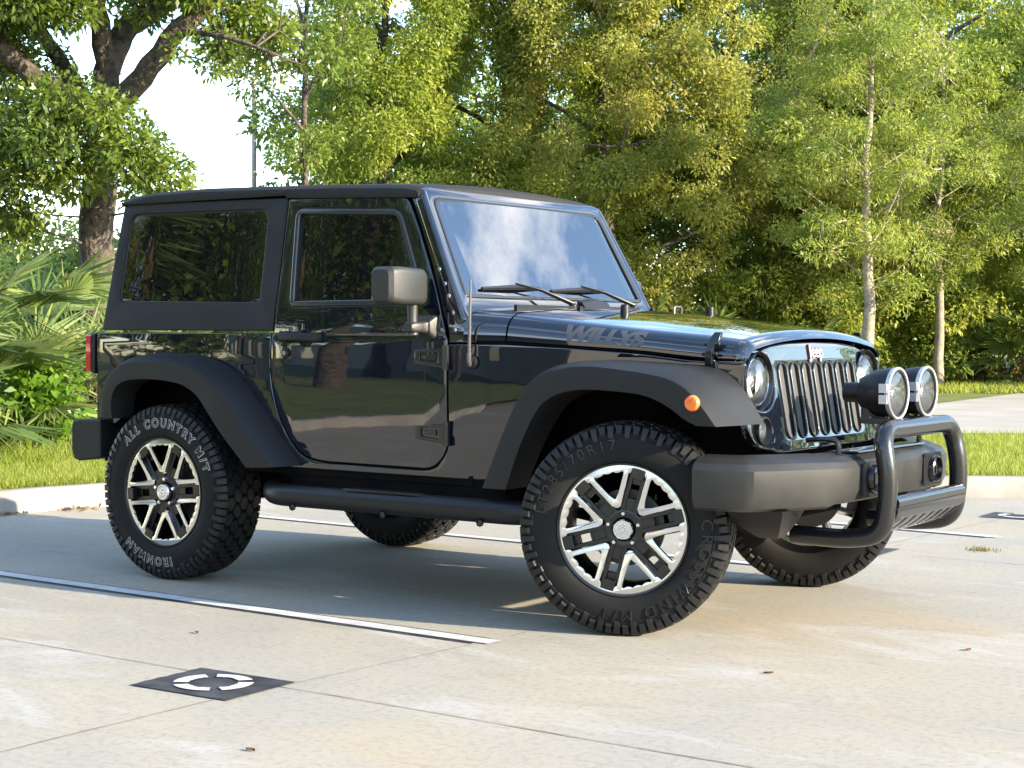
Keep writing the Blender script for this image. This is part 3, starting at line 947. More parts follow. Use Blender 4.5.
def side_plate(name, outer, holes, m, parent, s, th=.022, proud=0.0, bev=.004, fn=ysurf, bres=2, slices=True, angle=30, mirror_holes=None):
    """a panel of the body side traced in (x, z), bent to the body's curve; s=-1 right side, +1 left side"""
    bm = plate_bm(outer, holes, th, bev, bres)
    if slices:
        xs = [p[0] for p in outer]; zs = [p[1] for p in outer]
        slice_bm(bm, 1, [min(zs)+(max(zs)-min(zs))*k/10 for k in range(1, 10)])
        slice_bm(bm, 0, [min(xs)+(max(xs)-min(xs))*k/6 for k in range(1, 6)])
    # local (u, v, w) -> x=u, z=v ; w=th is the outer face
    warp(bm, lambda c: (c.x, s*(fn(c.x, c.y)+proud-th+c.z), c.y))
    return finish(bm, name, m, parent, angle=angle)

# --- body sides -------------------------------------------------------------
door_out = rnd([(.535, 1.134), (.528, .93), (.590, .730), (.70, .605), (.82, .584), (1.43, .580), (1.506, .66), (1.508, 1.112), (1.50, 1.134)], [0, .10, .10, .06, .04, .09, .06, .0, 0], 5)
gap = .006
side = ([(-.610, 1.138), (-.600, .72), (-.50, .70)] +
        [(-.44, .735), (-.36, .90), (-.27, .97), (-.10, .99), (.12, .985), (.30, .93), (.42, .83), (.60, .56)] +
        [(.64, .548), (1.70, .545), (1.83, .545), (1.93, .72), (2.02, .87), (2.14, .955), (2.35, .985), (2.60, .965), (2.72, .92), (2.775, .83), (2.785, 1.034)] +
        [(2.57, 1.043), (2.36, 1.066), (2.05, 1.085), (1.78, 1.097), (1.514, 1.098)] +
        [(1.514, .66), (1.436, .573), (.82, .576), (.695, .598), (.583, .727), (.521, .93), (.528, 1.138)])
rad = [.02, .02, 0] + [.03, .05, .06, .1, .1, .08, .06, .02] + [.01, 0, .01, .1, .1, .1, .1, .1, .06, .03, .01] + [0, 0, 0, 0, .006] + [.06, .09, .04, .06, .10, .10, 0]
side = rnd(side, rad, 4)

bodybm = bmesh.new()
def merge(dst, src):
    me = bpy.data.meshes.new('t'); src.to_mesh(me); src.free(); dst.from_mesh(me); bpy.data.meshes.remove(me)
def side_bm(outer, holes, s, th=.022, proud=0, bev=.004, fn=ysurf, nz=10, nx=8):
    b = plate_bm(outer, holes, th, bev, 2)
    xs = [p[0] for p in outer]; zs = [p[1] for p in outer]
    slice_bm(b, 1, [min(zs)+(max(zs)-min(zs))*k/nz for k in range(1, nz)])
    slice_bm(b, 0, [min(xs)+(max(xs)-min(xs))*k/nx for k in range(1, nx)])
    return warp(b, lambda c: (c.x, s*(fn(c.x, c.y)+proud-th+c.z), c.y))
for s in (-1, 1): merge(bodybm, side_bm(side, [], s))
# rear wall, belt rail and rear corner
add_box(bodybm, -.625, -.60, -.775, .775, .56, 1.135)
pil = rnd([(1.250, 1.716), (1.314, 1.60), (1.438, 1.344), (1.514, 1.15), (1.516, 1.104), (1.640, 1.104), (1.640, 1.150), (1.575, 1.235), (1.312, 1.742), (1.29, 1.752)], [.005, .05, .1, .02, 0, 0, .02, .02, .02, .01], 3)
for s in (-1, 1): merge(bodybm, side_bm(pil, [], s, proud=-.004, nz=4, nx=3))
body = finish(bodybm, 'body', M['paint'], car, angle=30)

bm = bmesh.new()    # floor, inner side walls, wheel housings, firewall: all black and mostly hidden
add_box(bm, -.59, 1.62, -.76, .76, .52, .56)
add_box(bm, .50, 1.60, -.755, -.735, .545, 1.13); add_box(bm, .50, 1.60, .735, .755, .545, 1.13)
for s in (-1, 1):
    add_box(bm, -.59, .62, s*.50-.01, s*.50+.01, .45, 1.12)
    add_box(bm, 1.72, 2.74, s*.46-.01, s*.46+.01, .45, 1.05)
    add_box(bm, -.58, .60, min(s*.50, s*.765), max(s*.50, s*.765), 1.02, 1.035)
    add_box(bm, 1.75, 2.74, min(s*.46, s*.62), max(s*.46, s*.62), 1.0, 1.012)
    add_box(bm, 1.70, 1.74, min(s*.40, s*.74), max(s*.40, s*.74), .50, 1.06)
    add_box(bm, .60, .66, min(s*.40, s*.755), max(s*.40, s*.755), .50, 1.06)
    add_box(bm, -.585, -.55, min(s*.40, s*.74), max(s*.40, s*.74), .50, 1.06)
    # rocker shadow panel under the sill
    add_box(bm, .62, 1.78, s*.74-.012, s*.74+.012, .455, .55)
add_box(bm, 1.60, 1.66, -.72, .72, .5, 1.15)
add_box(bm, 2.70, 2.73, -.45, .45, .55, 1.05)
inner = finish(bm, 'inner_panels', M['under'], car)

# --- doors -----------------------------------------------------------------
# side windows, pillars (traced on the leaning upper side)
dfr_out = rnd([(.546, 1.128), (.560, 1.735), (.60, 1.742), (1.236, 1.714), (1.30, 1.60), (1.424, 1.344), (1.497, 1.15), (1.497, 1.128)], [0, .012, 0, .03, .05, .1, .02, 0], 4)
win_hole = rnd([(.628, 1.256), (.610, 1.690), (1.205, 1.664), (1.392, 1.262)], [.035, .05, .045, .035], 6)
for s in (-1, 1):
    b = side_bm(door_out, [], s, proud=.001)
    merge(b, side_bm(dfr_out, [win_hole], s, th=.022, proud=.001, nz=6, nx=3))
    door = finish(b, 'door', M['paint'], car, angle=30)
    # bright-edged seal round the glass
    def inset(poly, d):
        cx = sum(p[0] for p in poly)/len(poly); cy = sum(p[1] for p in poly)/len(poly)
        out = []
        for i, p in enumerate(poly):
            a, b_ = Vector(poly[i-1]), Vector(poly[(i+1) % len(poly)])
            t = (b_-a).normalized(); nn = Vector((-t.y, t.x))
            if nn.dot(Vector((cx, cy))-Vector(p)) < 0: nn = -nn
            out.append((p[0]+nn.x*d, p[1]+nn.y*d))
        return out
    finish(side_bm(win_hole, [inset(win_hole, .024)], s, th=.016, proud=.006, bev=.005, nz=2, nx=2), 'window_seal', M['sealshine'], door, angle=30)
    finish(side_bm(inset(win_hole, .018), [], s, th=.006, proud=-.008, bev=.001, nz=4, nx=4), 'window_glass', M['sideglass'], door, angle=30)
    # handle: long grip with a round dished plate and the lock below
    hy = lambda x, z: s*(ysurf(x, z))
    bm = bmesh.new()
    add_lathe(bm, [(0, .038), (.006, .040), (.009, .036), (.006, .030), (.003, .0)], (.735, hy(.735, 1.118), 1.118), n=32)
    for v in bm.verts: 
        if s < 0: v.co.y = 2*hy(.735, 1.118)-v.co.y
    finish(bm, 'handle_recess', M['black'], door, angle=40)
    bm = bmesh.new()
    y0 = ysurf(.7, 1.12)
    grip = [(.585, .0, .021), (.605, .022, .026), (.66, .034, .021), (.76, .036, .019), (.80, .030, .021), (.822, .022, .021), (.832, .0, .016)]
    rings = []
    for x, o, h in grip:
        z = 1.126-(x-.585)*.02
        rings.append([(x, s*(y0+o-.012), z-h*.8), (x, s*(y0+o), z-h), (x, s*(y0+o+.012), z-h*.6), (x, s*(y0+o+.012), z+h*.6), (x, s*(y0+o), z+h), (x, s*(y0+o-.012), z+h*.8)])
    add_loft(bm, rings)
    hd = finish(bm, 'handle', M['flare'], door, angle=60, bevel=.003)
    bm = bmesh.new(); add_lathe(bm, [(0, .021), (.010, .021), (.014, .017), (.010, 0)], (.622, s*(ysurf(.622, 1.05)), 1.052), n=24)
    for v in bm.verts: 
        if s < 0: v.co.y = 2*s*ysurf(.622, 1.05)-v.co.y
    finish(bm, 'lock_bezel', M['black'], door)
    bm = bmesh.new(); add_lathe(bm, [(.010, .011), (.016, .010), (.016, 0)], (.622, s*(ysurf(.622, 1.05)), 1.052), n=20)
    for v in bm.verts: 
        if s < 0: v.co.y = 2*s*ysurf(.622, 1.05)-v.co.y
    finish(bm, 'lock_cylinder', M['chrome'], door)
    # strap hinges
    for z0 in (1.047, .735):
        out = rnd([(1.345, z0-.030), (1.50, z0-.048), (1.50, z0+.038), (1.345, z0+.022)], .008, 3)
        hole = rnd([(1.375, z0-.020), (1.465, z0-.026), (1.465, z0+.018), (1.375, z0+.013)], .006, 3)
        b = side_bm(out, [hole], s, th=.010, proud=.010, bev=.003, nz=2, nx=2)
        merge(b, side_bm(rnd([(1.38, z0-.012), (1.455, z0-.015), (1.455, z0+.010), (1.38, z0+.006)], .003, 2), [], s, th=.006, proud=.008, bev=.002, nz=2, nx=2))
        add_tube(b, [(1.512, s*(ysurf(1.51, z0)+.012), z0-.055), (1.512, s*(ysurf(1.51, z0)+.012), z0+.045)], .014, 14)
        finish(b, 'hinge', M['satin'], door)
    # mirror (the far one folded back a little)
    bm = bmesh.new()
    fb_ = .10 if s > 0 else 0
    def mring(y, x0, x1, z0, z1, r=.02):
        return [(px-fb_*min(1, (y-.80)/.06), s*y, pz) for px, pz in rnd([(x0, z0), (x1, z0), (x1, z1), (x0, z1)], r, 4)]
    rings = [mring(.815, 1.375, 1.41, 1.275, 1.375, .02), mring(.825, 1.345, 1.435, 1.262, 1.395, .03), mring(.86, 1.335, 1.452, 1.256, 1.405, .03), mring(1.0, 1.325, 1.450, 1.256, 1.410, .025),
             mring(1.045, 1.325, 1.440, 1.260, 1.408, .03), mring(1.062, 1.335, 1.425, 1.272, 1.396, .03)]
    add_loft(bm, rings)
    mh = finish(bm, 'mirror_housing', M['bumper'], door, angle=28)
    bm = bmesh.new(); add_loft(bm, [[(1.322-fb_, s*y, z) for y, z in rnd([(.85, 1.27), (1.045, 1.27), (1.045, 1.395), (.85, 1.395)], .02, 3)], [(1.326-fb_, s*y, z) for y, z in rnd([(.85, 1.27), (1.045, 1.27), (1.045, 1.395), (.85, 1.395)], .02, 3)]])
    finish(bm, 'mirror_glass', M['chrome'], mh)
    bm = bmesh.new()
    add_lathe(bm, [(1.135, .026), (1.20, .020), (1.262, .022)], (1.405, s*.885, 0), 'z', 18)
    for v in bm.verts: v.co.y = s*.885+(v.co.y-s*.885)
    rings = []
    for y, hx, hz in ((.785, .052, .050), (.80, .05, .048), (.82, .036, .028), (.86, .032, .022), (.905, .030, .022), (.92, .022, .016)):
        rings.append([(1.408+px, s*y, 1.165+pz) for px, pz in rnd([(-hx, -hz), (hx, -hz), (hx, hz), (-hx, hz)], .015, 4)])
    add_loft(bm, rings)
    finish(bm, 'mirror_arm', M['bumper'], door, angle=35)

# --- hardtop ---------------------------------------------------------------
ht_out = rnd([(-.572, 1.150), (-.545, 1.42), (-.508, 1.757), (.553, 1.741), (.538, 1.148)], [.02, 0, .03, .005, .005], 4)
ht_hole = rnd([(-.478, 1.282), (-.455, 1.704), (.442, 1.694), (.446, 1.268)], [.045, .06, .06, .045], 7)
b = bmesh.new()
for s in (-1, 1): merge(b, side_bm(ht_out, [ht_hole], s, th=.03, proud=.003, bev=.006, nz=4, nx=5))
# roof shell with a crown and rolled gutters, from the tail to the windscreen header
xs = [-.515, -.50, -.44, -.30, 0, .4, .545, .548, .551, .80, 1.1, 1.22, 1.285, 1.30]
zt = [1.765, 1.782, 1.797, 1.808, 1.812, 1.803, 1.799, 1.792, 1.799, 1.792, 1.780, 1.772, 1.762, 1.748]
rings = []
for x, z in zip(xs, zt):
    zl = 1.763 if x < .55 else 1.763-(x-.55)*.038
    if x > .55: zl -= .012
    ring = []
    prof = [(.712, zl-.012), (.716, zl), (.712, z-.022), (.695, z-.008), (.64, z), (.50, z+.012), (.25, z+.022), (0, z+.026)]
    ring = [(x, -y, q) for y, q in prof] + [(x, y, q) for y, q in prof[::-1][1:]]
    ring += [(x, .69, zl-.012), (x, -.69, zl-.012)]
    rings.append(ring)
add_loft(b, rings)
# back wall with its leaning tailgate window
def bx(z): return -.572+(z-1.15)*.105
add_loft(b, [[(bx(z)-.0, -y, z), (bx(z), y, z), (bx(z)+.03, y, z), (bx(z)+.03, -y, z)] for z, y in ((1.15, .775), (1.25, .762), (1.76, .69))])
hardtop = finish(b, 'hardtop', M['hardtop'], car, angle=32)
for s in (-1, 1):
    finish(side_bm(inset(ht_hole, -.002), [inset(ht_hole, .008)], s, th=.018, proud=-.004, bev=.003, nz=2, nx=2), 'window_seal', M['rubberseal'], hardtop)
    finish(side_bm(inset(ht_hole, .004), [], s, th=.006, proud=-.006, bev=.001, nz=4, nx=4), 'quarter_window', M['sideglass'], hardtop)
bm = bmesh.new()
add_loft(bm, [[(bx(z)-.008, -y, z), (bx(z)-.008, y, z), (bx(z)-.001, y, z), (bx(z)-.001, -y, z)] for z, y in ((1.24, .60), (1.68, .56))])
finish(bm, 'rear_window', M['sideglass'], hardtop, bevel=.002)

# --- windscreen frame ----------------------------------------------------------
# plane through base (x 1.578, z 1.215) and top (x 1.296, z 1.752)
B0 = Vector((1.590, 0, 1.190)); T0 = Vector((1.296, 0, 1.758))
dv = (T0-B0); HL = dv.length; dv.normalize(); nv = Vector((dv.z, 0, -dv.x))
def wmap(c, off=0): 
    q = B0+dv*c.y+nv*(c.z+off); return (q.x, c.x, q.z)
fr_out = rnd([(-.782, 0), (.782, 0), (.704, HL), (-.704, HL)], [.02, .02, .06, .06], 6)
fr_in = rnd([(-.700, .115), (.700, .115), (.648, HL-.055), (-.648, HL-.055)], [.03, .03, .05, .05], 6)
b = plate_bm(fr_out, [fr_in], .05, .012, 3); warp(b, lambda c: wmap(c, -.045))
wf = finish(b, 'windscreen_frame', M['paint'], car, angle=30)
b = plate_bm(inset(fr_in, -.004), [inset(fr_in, .012)], .012, .003, 1); warp(b, lambda c: wmap(c, -.006))
finish(b, 'windscreen_seal', M['rubberseal'], wf)
b = plate_bm(inset(fr_in, .006), [], .006, .001, 1)
slice_bm(b, 0, [-.6+k*.1 for k in range(13)])
warp(b, lambda c: wmap(Vector((c.x, c.y, c.z+.010*(1-(c.x/.7)**2))), -.006))
finish(b, 'windscreen_glass', M['windscreen'], wf)
for s in (-1, 1):       # hinge bolts up the pillar
    for x, z in ((1.476, 1.345), (1.502, 1.295), (1.530, 1.225), (1.545, 1.155), (1.44, 1.405)):
        b = bmesh.new(); yb_ = ysurf(x, z)-.004
        add_lathe(b, [(0, .0085), (s*.004, .0085), (s*.007, .005), (s*.007, 0)], (x, s*yb_, z), n=12)
        finish(b, 'pillar_bolt', M['chrome'], wf)

# --- cowl and bonnet ------------------------------------------------------------
def hood_ring(x, dz=0, shrink=0):
    w = .79-.12*(x-1.5)-shrink
    zs = np.interp(x, [1.5, 1.78, 2.36, 2.57, 2.78], [1.106, 1.106, 1.075, 1.052, 1.042])
    zsh = np.interp(x, [1.56, 1.76, 2.0, 2.32, 2.60, 2.75], [1.240, 1.226, 1.200, 1.166, 1.142, 1.124])
    zc = np.interp(x, [1.6, 1.9, 2.2, 2.5, 2.75], [1.258, 1.247, 1.226, 1.196, 1.160])
    h = zsh-zs
    prof = [(w-.012, zs-.0)]+[(w-.001-.094*t**2.2, zs+.006+(h-.006)*(1-(1-t)**1.5)) for t in [k/12 for k in range(13)]]+[*[(yy, zsh+(1-(yy/(w-.095))**2)**.9*(zc-zsh)) for yy in (w-.13, w-.18, w*.62, w*.5, w*.38, w*.25)], (w*.12, zsh+.99*(zc-zsh)), (0, zc)]
    r = [(x, -y, z+dz) for y, z in prof]+[(x, y, z+dz) for y, z in prof[::-1][1:]]
    return r
def hood_piece(name, xs, m, front=False):
    bm = bmesh.new()
    rings = [hood_ring(x) for x in xs]
    if front:
        for x, d, sh in ((2.762, .006, .004), (2.778, .016, .012), (2.788, .034, .022)):
            r = hood_ring(min(x, 2.75), 0, sh)
            rings.append([(x, y, max(z-d*(1 if z > 1.08 else .15), np.interp(abs(y), [0, .25, .42, .52, .58, .64], [1.118, 1.115, 1.102, 1.072, 1.048, 1.042]))) for (_, y, z) in r])
    if front:
        rings.append([(2.745, y*.99, z-.006) for (_, y, z) in rings[-1]])
    add_loft(bm, rings, closed=False, cap=False)
    # the underside stays open over the liner
    return finish(bm, name, m, car, angle=40)
cowl = hood_piece('cowl', [1.585, 1.60, 1.65, 1.70, 1.778], M['paint'])
hood = hood_piece('hood', [1.786, 1.80, 1.9, 2.0, 2.1, 2.2, 2.3, 2.4, 2.5, 2.6, 2.68, 2.735, 2.75], M['paint'], True)
bm = bmesh.new()    # black gap filler under the shut lines
rings = [[(x, y*.985, z-.010) for (x, y, z) in hood_ring(x)] for x in (1.60, 1.9, 2.3, 2.74)]
add_loft(bm, rings, closed=False, cap=False)
finish(bm, 'hood_liner', M['under'], car)
bm = bmesh.new()    # cowl vent slots in front of the glass
for y0 in (-.50, .05):
    add_box(bm, 1.64, 1.655, y0, y0+.45, 1.242, 1.262)
finish(bm, 'cowl_vent', M['black'], cowl)
# model lettering on the bonnet side
for s in (-1, 1):
    tb = text_bm('WILLYS', .088, .0012, .0045, .18, .98)
    xs_ = [v.co.x for v in tb.verts]; ys_ = [v.co.y for v in tb.verts]
    x0, x1, y0, y1 = min(xs_), max(xs_), min(ys_), max(ys_)
    tb2 = tb
    bmesh.ops.triangulate(tb2, faces=tb2.faces[:])
    def tmap(c):
        u = (c.x-x0)/(x1-x0); v = (c.y-y0)/(y1-y0)
        x = 2.035+.345*u if s < 0 else 2.38-.345*u
        w = .79-.12*(x-1.5)
        zs = np.interp(x, [1.5, 1.78, 2.36, 2.57, 2.78], [1.106, 1.106, 1.075, 1.052, 1.042]); zsh = np.interp(x, [1.56, 1.76, 2.0, 2.32], [1.240, 1.226, 1.200, 1.166]); h = zsh-zs
        q = .18+.66*v
        inn = .001+.094*(1-(1-q)**(2/3))**2.2
        return (x, s*(w-inn+.002+c.z), zs+h*q)
    slice_bm(tb2, 1, [y0+(y1-y0)*k/6 for k in range(1, 6)])
    warp(tb2, tmap)
    finish(tb2, 'hood_lettering', M['decal'], hood, weld=False)
# latches, rubber bumpers, tie-down loop, washer jets
for s in (-1, 1):
    bm = bmesh.new()
    y = .79-.12*(2.67-1.5)
    def lt(secs):
        rings = []
        for z, x, w, o0, o1 in secs:
            rings.append([(x-w, s*(y+o0), z), (x-w, s*(y+o1), z), (x+w, s*(y+o1), z), (x+w, s*(y+o0), z)])
        add_loft(bm, rings)
    lt([(1.005, 2.655, .024, -.004, .010), (1.035, 2.655, .024, -.004, .014), (1.046, 2.656, .018, .0, .018)])       # lower bracket
    lt([(1.028, 2.655, .012, .012, .026), (1.060, 2.658, .015, .014, .034), (1.085, 2.662, .012, .016, .032), (1.112, 2.668, .018, .010, .026)])   # lever
    lt([(1.098, 2.668, .022, -.004, .016), (1.125, 2.672, .021, -.006, .012), (1.150, 2.678, .014, -.022, -.004)])    # hook plate on the bonnet
    add_tube(bm, [(2.628, s*(y+.024), 1.068), (2.692, s*(y+.024), 1.068)], .008, 10)
    add_tube(bm, [(2.636, s*(y+.020), 1.105), (2.700, s*(y+.020), 1.105)], .007, 10)
    finish(bm, 'hood_latch', M['satin'], hood, bevel=.002)
for x, y in ((2.06, -.30), (2.09, .38)):
    bm = bmesh.new(); z = 1.226 if x < 2.03 else 1.226
    add_lathe(bm, [(z-.01, .020), (z+.010, .019), (z+.034, .017), (z+.038, .012), (z+.038, 0)], (x, y, 0), 'z', 20)
    finish(bm, 'rubber_bumper', M['black'], hood)
bm = bmesh.new(); zz = 1.238
add_tube(bm, fillet([(2.02, .18, zz-.012), (2.02, .18, zz+.022), (2.02, .245, zz+.022), (2.02, .245, zz-.012)], .01, 4), .005, 8)
finish(bm, 'tie_down_loop', M['aerial'], hood)
for y in (-.30, .30):
    bm = bmesh.new(); add_box(bm, 1.83, 1.85, y-.012, y+.012, 1.235, 1.256)
    finish(bm, 'washer_jet', M['black'], hood, bevel=.004)
# wipers: arm, blade and the black spindle cap
for y0 in (-.16, .36):
    bm = bmesh.new()
    a = Vector((1.635, y0+.12, 1.262)); 
    bl = Vector(wmap(Vector((y0-.20, .165, .022))))
    add_lathe(bm, [(1.24, .020), (1.268, .018), (1.275, .010), (1.275, 0)], (a.x, a.y, 0), 'z', 16)
    add_tube(bm, [a+Vector((0, 0, .008)), Vector(wmap(Vector((y0-.02, .135, .040)))), bl+nv*.018], [.011, .008, .005], 8, sy=.5)
    w = finish(bm, 'wiper', M['black'], car)
    bm = bmesh.new()
    p0 = Vector(wmap(Vector((y0-.42, .150, .012)))); p1 = Vector(wmap(Vector((y0+.02, .160, .012))))
    mid = (p0+p1)/2+nv*.012
    add_tube(bm, [p0, mid, p1], [.007, .011, .007], 8)
    finish(bm, 'wiper_blade', M['black'], w)
bm = bmesh.new()     # black cover of the central spindle
add_loft(bm, [[(1.615, .02+i, 1.25), (1.615, .02+i, 1.30-abs(i-.11)*.12), (1.645, .02+i, 1.292-abs(i-.11)*.12), (1.665, .02+i, 1.25)] for i in (0, .02, .11, .20, .22)])
finish(bm, 'spindle_cover', M['black'], cowl, bevel=.004)
# aerial on the right cowl side
bm = bmesh.new()
ya = -(ysurf(1.635, 1.02))
add_lathe(bm, [(0, .030), (-.008, .031), (-.014, .024), (-.016, 0)], (1.625, ya, 1.025), 'y', 24)
base = finish(bm, 'aerial_base', M['black'], car)
bm = bmesh.new()
add_tube(bm, [(1.625, ya-.018, 1.018), (1.628, ya-.024, 1.05), (1.633, ya-.022, 1.36)], [.009, .007, .0045], 10)
add_tube(bm, [(1.625, ya-.012, 1.012), (1.627, ya-.024, 1.03), (1.628, ya-.024, 1.062)], .0095, 10)
finish(bm, 'aerial_rod', M['aerial'], base)

# --- grille ------------------------------------------------------------------
GX = lambda z: 2.800-.175*(z-.90)          # leans back towards the top
def gmap(c, off=0): return (GX(c.y)+c.z+off-.024*min(1, max(0, (abs(c.x)-.38)/.25))**2, c.x, c.y)
gout_h = [(0, 1.112), (.25, 1.108), (.42, 1.094), (.55, 1.055), (.622, .985), (.632, .90), (.628, .78), (.58, .712), (.42, .690), (0, .690)]
gout = rnd([(y, z) for y, z in gout_h]+[(-y, z) for y, z in gout_h[1:-1][::-1]], [0]+[.05]*8+[0]+[.05]*8, 4)
slot_y = [-.315+.105*k for k in range(7)]
def slot(cy, hw=.036, z0=.738, z1=1.032, n=10):
    return ([(cy+hw*math.cos(a), z1-hw+hw*math.sin(a)) for a in [PI*k/n for k in range(n+1)]] + [(cy+hw*math.cos(a), z0+hw+hw*math.sin(a)) for a in [PI+PI*k/n for k in range(n+1)]])
holes = [slot(y, .037) for y in slot_y]
holes += [circ(-.505, .962, .112, 40), circ(.505, .962, .112, 40), circ(-.535, .778, .050, 24), circ(.535, .778, .050, 24)]
b = plate_bm(gout, holes, .035, .006, 2)
slice_bm(b, 0, [-.6, -.55, -.5, -.45, -.4, .4, .45, .5, .55, .6])
warp(b, lambda c: gmap(c, -.035))
grille = finish(b, 'grille', M['paint'], car, angle=32)
for y in slot_y:
    b = plate_bm(slot(y, .0385, .7365, 1.0335), [slot(y, .0320, .7425, 1.0275)], .018, .0030, 2); warp(b, lambda c: gmap(c, -.012))
    fr = finish(b, 'slot_insert', M['satin'], grille)
    b = plate_bm(slot(y, .0335, .741, 1.029), [], .004, .001, 1)
    slice_bm(b, 0, [y-.02, y-.01, y, y+.01, y+.02])
    warp(b, lambda c: gmap(Vector((c.x, c.y, c.z+.008*(1-((c.x-y)/.031)**2))), -.014))
    finish(b, 'slot_mesh', M['mesh'], fr)
for s in (-1, 1):        # fender sides beside the grille
    bm = bmesh.new()
    add_loft(bm, [[(x, s*y, 1.040), (x, s*(y-.02), 1.040), (x, s*(y-.02), .88), (x, s*y, .88)] for x, y in ((2.66, .648), (2.775, .624))])
    finish(bm, 'grille_side', M['paint'], grille)
for s in (-1, 1):
    yc, zc = s*.505, .962
    g0 = GX(zc)-.012
    bm = bmesh.new()
    add_lathe(bm, [(g0+.004, .116), (g0+.009, .113), (g0+.004, .107), (g0-.06, .100), (g0-.065, .0)], (0, yc, zc), 'x', 48)
    hl = finish(bm, 'headlight', M['rimblack'], grille, angle=50)
    bm = bmesh.new()
    add_lathe(bm, [(g0-.012, .092), (g0-.006, .096), (g0-.002, .092), (g0-.010, .088)], (0, yc, zc), 'x', 48)
    finish(bm, 'headlight_ring', M['chrome'], hl)
    bm = bmesh.new()
    add_lathe(bm, [(g0-.012, .089), (g0-.028, .080), (g0-.046, .055), (g0-.052, .026), (g0-.03, .022), (g0-.026, .014), (g0-.024, 0)], (0, yc, zc), 'x', 40)
    finish(bm, 'headlight_reflector', M['reflector'], hl)
    bm = bmesh.new()
    add_lathe(bm, [(g0-.010, .091), (g0+.002, .080), (g0+.011, .055), (g0+.016, .025), (g0+.017, .001)], (0, yc, zc), 'x', 40)
    finish(bm, 'headlight_glass', M['lens'], hl)
    # round turn lamp low on the grille
    yc, zc = s*.535, .778; g1 = GX(zc)-.016
    bm = bmesh.new(); add_lathe(bm, [(g1-.01, .056), (g1+.018, .054), (g1+.020, .048), (g1+.006, .044), (g1-.03, .040), (g1-.03, 0)], (0, yc, zc), 'x', 32)
    tl = finish(bm, 'turn_lamp', M['black'], grille)
    bm = bmesh.new(); add_lathe(bm, [(g1-.0, .043), (g1-.02, .030), (g1-.024, .010), (g1-.024, 0)], (0, yc, zc), 'x', 32)
    finish(bm, 'turn_lamp_reflector', M['reflector'], tl)
    bm = bmesh.new(); add_lathe(bm, [(g1+.004, .043), (g1+.012, .025), (g1+.014, .001)], (0, yc, zc), 'x', 32)
    finish(bm, 'turn_lamp_lens', M['lens'], tl)
# name badge
for size, off, ext, mt, dx in ((.074, .0014, .003, 'badgered', .0015), (.074, -.0006, .003, 'badgewhite', .005)):
    tb = text_bm('Jeep', size, ext, off, 0, 1.0)
    xs_ = [v.co.x for v in tb.verts]; cx = (min(xs_)+max(xs_))/2
    warp(tb, lambda c: (GX(1.065)+dx+c.z-.175*(c.y-.02)*1.0, c.x-cx, 1.050+c.y))
    finish(tb, 'badge', M[mt], grille)

# --- wheel-arch flares --------------------------------------------------------------
def flare(name, O, I, B, s, m, parent):
    """O outer lip crease (x, y, z), I inner lip (x, y, z), B line where the flare meets the body"""
    bm = bmesh.new()
    rings = []
    for o, i, b in zip(O, I, B):
        o, i, b = Vector(o), Vector(i), Vector(b)
        oo = o+(b-o).normalized()*.016
        oi = o+(i-o).normalized()*.014
        ib = i+Vector((0, .012, 0))
        crown = b.lerp(o, .55)+Vector((0, 0, 0))+((o-i).normalized()*.010)
        r = [b, crown, oo, o+(i-o).normalized()*.003+(b-o).normalized()*.003, oi, i-(i-o).normalized()*.006, i, ib, Vector((i.x, b.y+.01, i.z)), b+(i-o).normalized()*.03]
        rings.append([(q.x, -s*q.y, q.z) for q in r])
    add_loft(bm, rings)
    return finish(bm, name, m, parent, angle=24)
Yo = -.930
# front: along the arch from the rear foot to the front tip
FO = [(1.767, .530), (1.870, .742), (1.965, .905), (2.045, .975), (2.150, 1.010), (2.260, 1.022), (2.364, 1.017), (2.50, 1.003), (2.62, .982), (2.700, .945), (2.760, .890), (2.822, .811)]
FI = [(1.880, .530), (1.955, .700), (2.035, .835), (2.095, .890), (2.170, .920), (2.260, .932), (2.364, .930), (2.50, .920), (2.58, .898), (2.640, .868), (2.690, .835), (2.740, .811)]
FB = [(1.700, .525), (1.815, .742), (1.905, .915), (1.990, .995), (2.11, 1.030), (2.25, 1.042), (2.364, 1.038), (2.54, 1.030), (2.66, 1.020), (2.735, .985), (2.80, .915), (2.865, .811)]
ybod = [-.76, -.75, -.74, -.73, -.715, -.70, -.69, -.67, -.65, -.64, -.632, -.626]
def res(pts, k=3):
    return [tuple(q) for q in smooth_path(pts, k)]
def make_front(s):
    ys = [-.900, -.915, -.925] + [Yo]*8 + [-.925]
    O = res([(x, y, z) for (x, z), y in zip(FO, ys)]); I = res([(x, y+.004, z) for (x, z), y in zip(FI, ys)]); B = res([(x, y, z) for (x, z), y in zip(FB, ybod)])
    f = flare('fender_flare', O, I, B, -s, M['flare'], car)
    bm = bmesh.new()
    add_lathe(bm, [(0, .030), (.010, .029), (.016, .024), (.018, .012), (.018, 0)], (2.728, 0, .893), 'y', 32)
    for v in bm.verts: v.co.y = s*(-Yo-.004+v.co.y)
    finish(bm, 'side_marker', M['amber'], f)
    return f
RO = [(-.455, .735), (-.440, .83), (-.395, .925), (-.31, .985), (-.20, 1.008), (-.05, 1.012), (.10, 1.000), (.20, .975), (.29, .930), (.36, .870), (.45, .765), (.56, .640), (.632, .556)]
RI = [(-.385, .735), (-.375, .81), (-.34, .875), (-.275, .912), (-.18, .925), (-.05, .925), (.08, .912), (.155, .888), (.215, .850), (.27, .790), (.345, .700), (.43, .610), (.485, .548)]
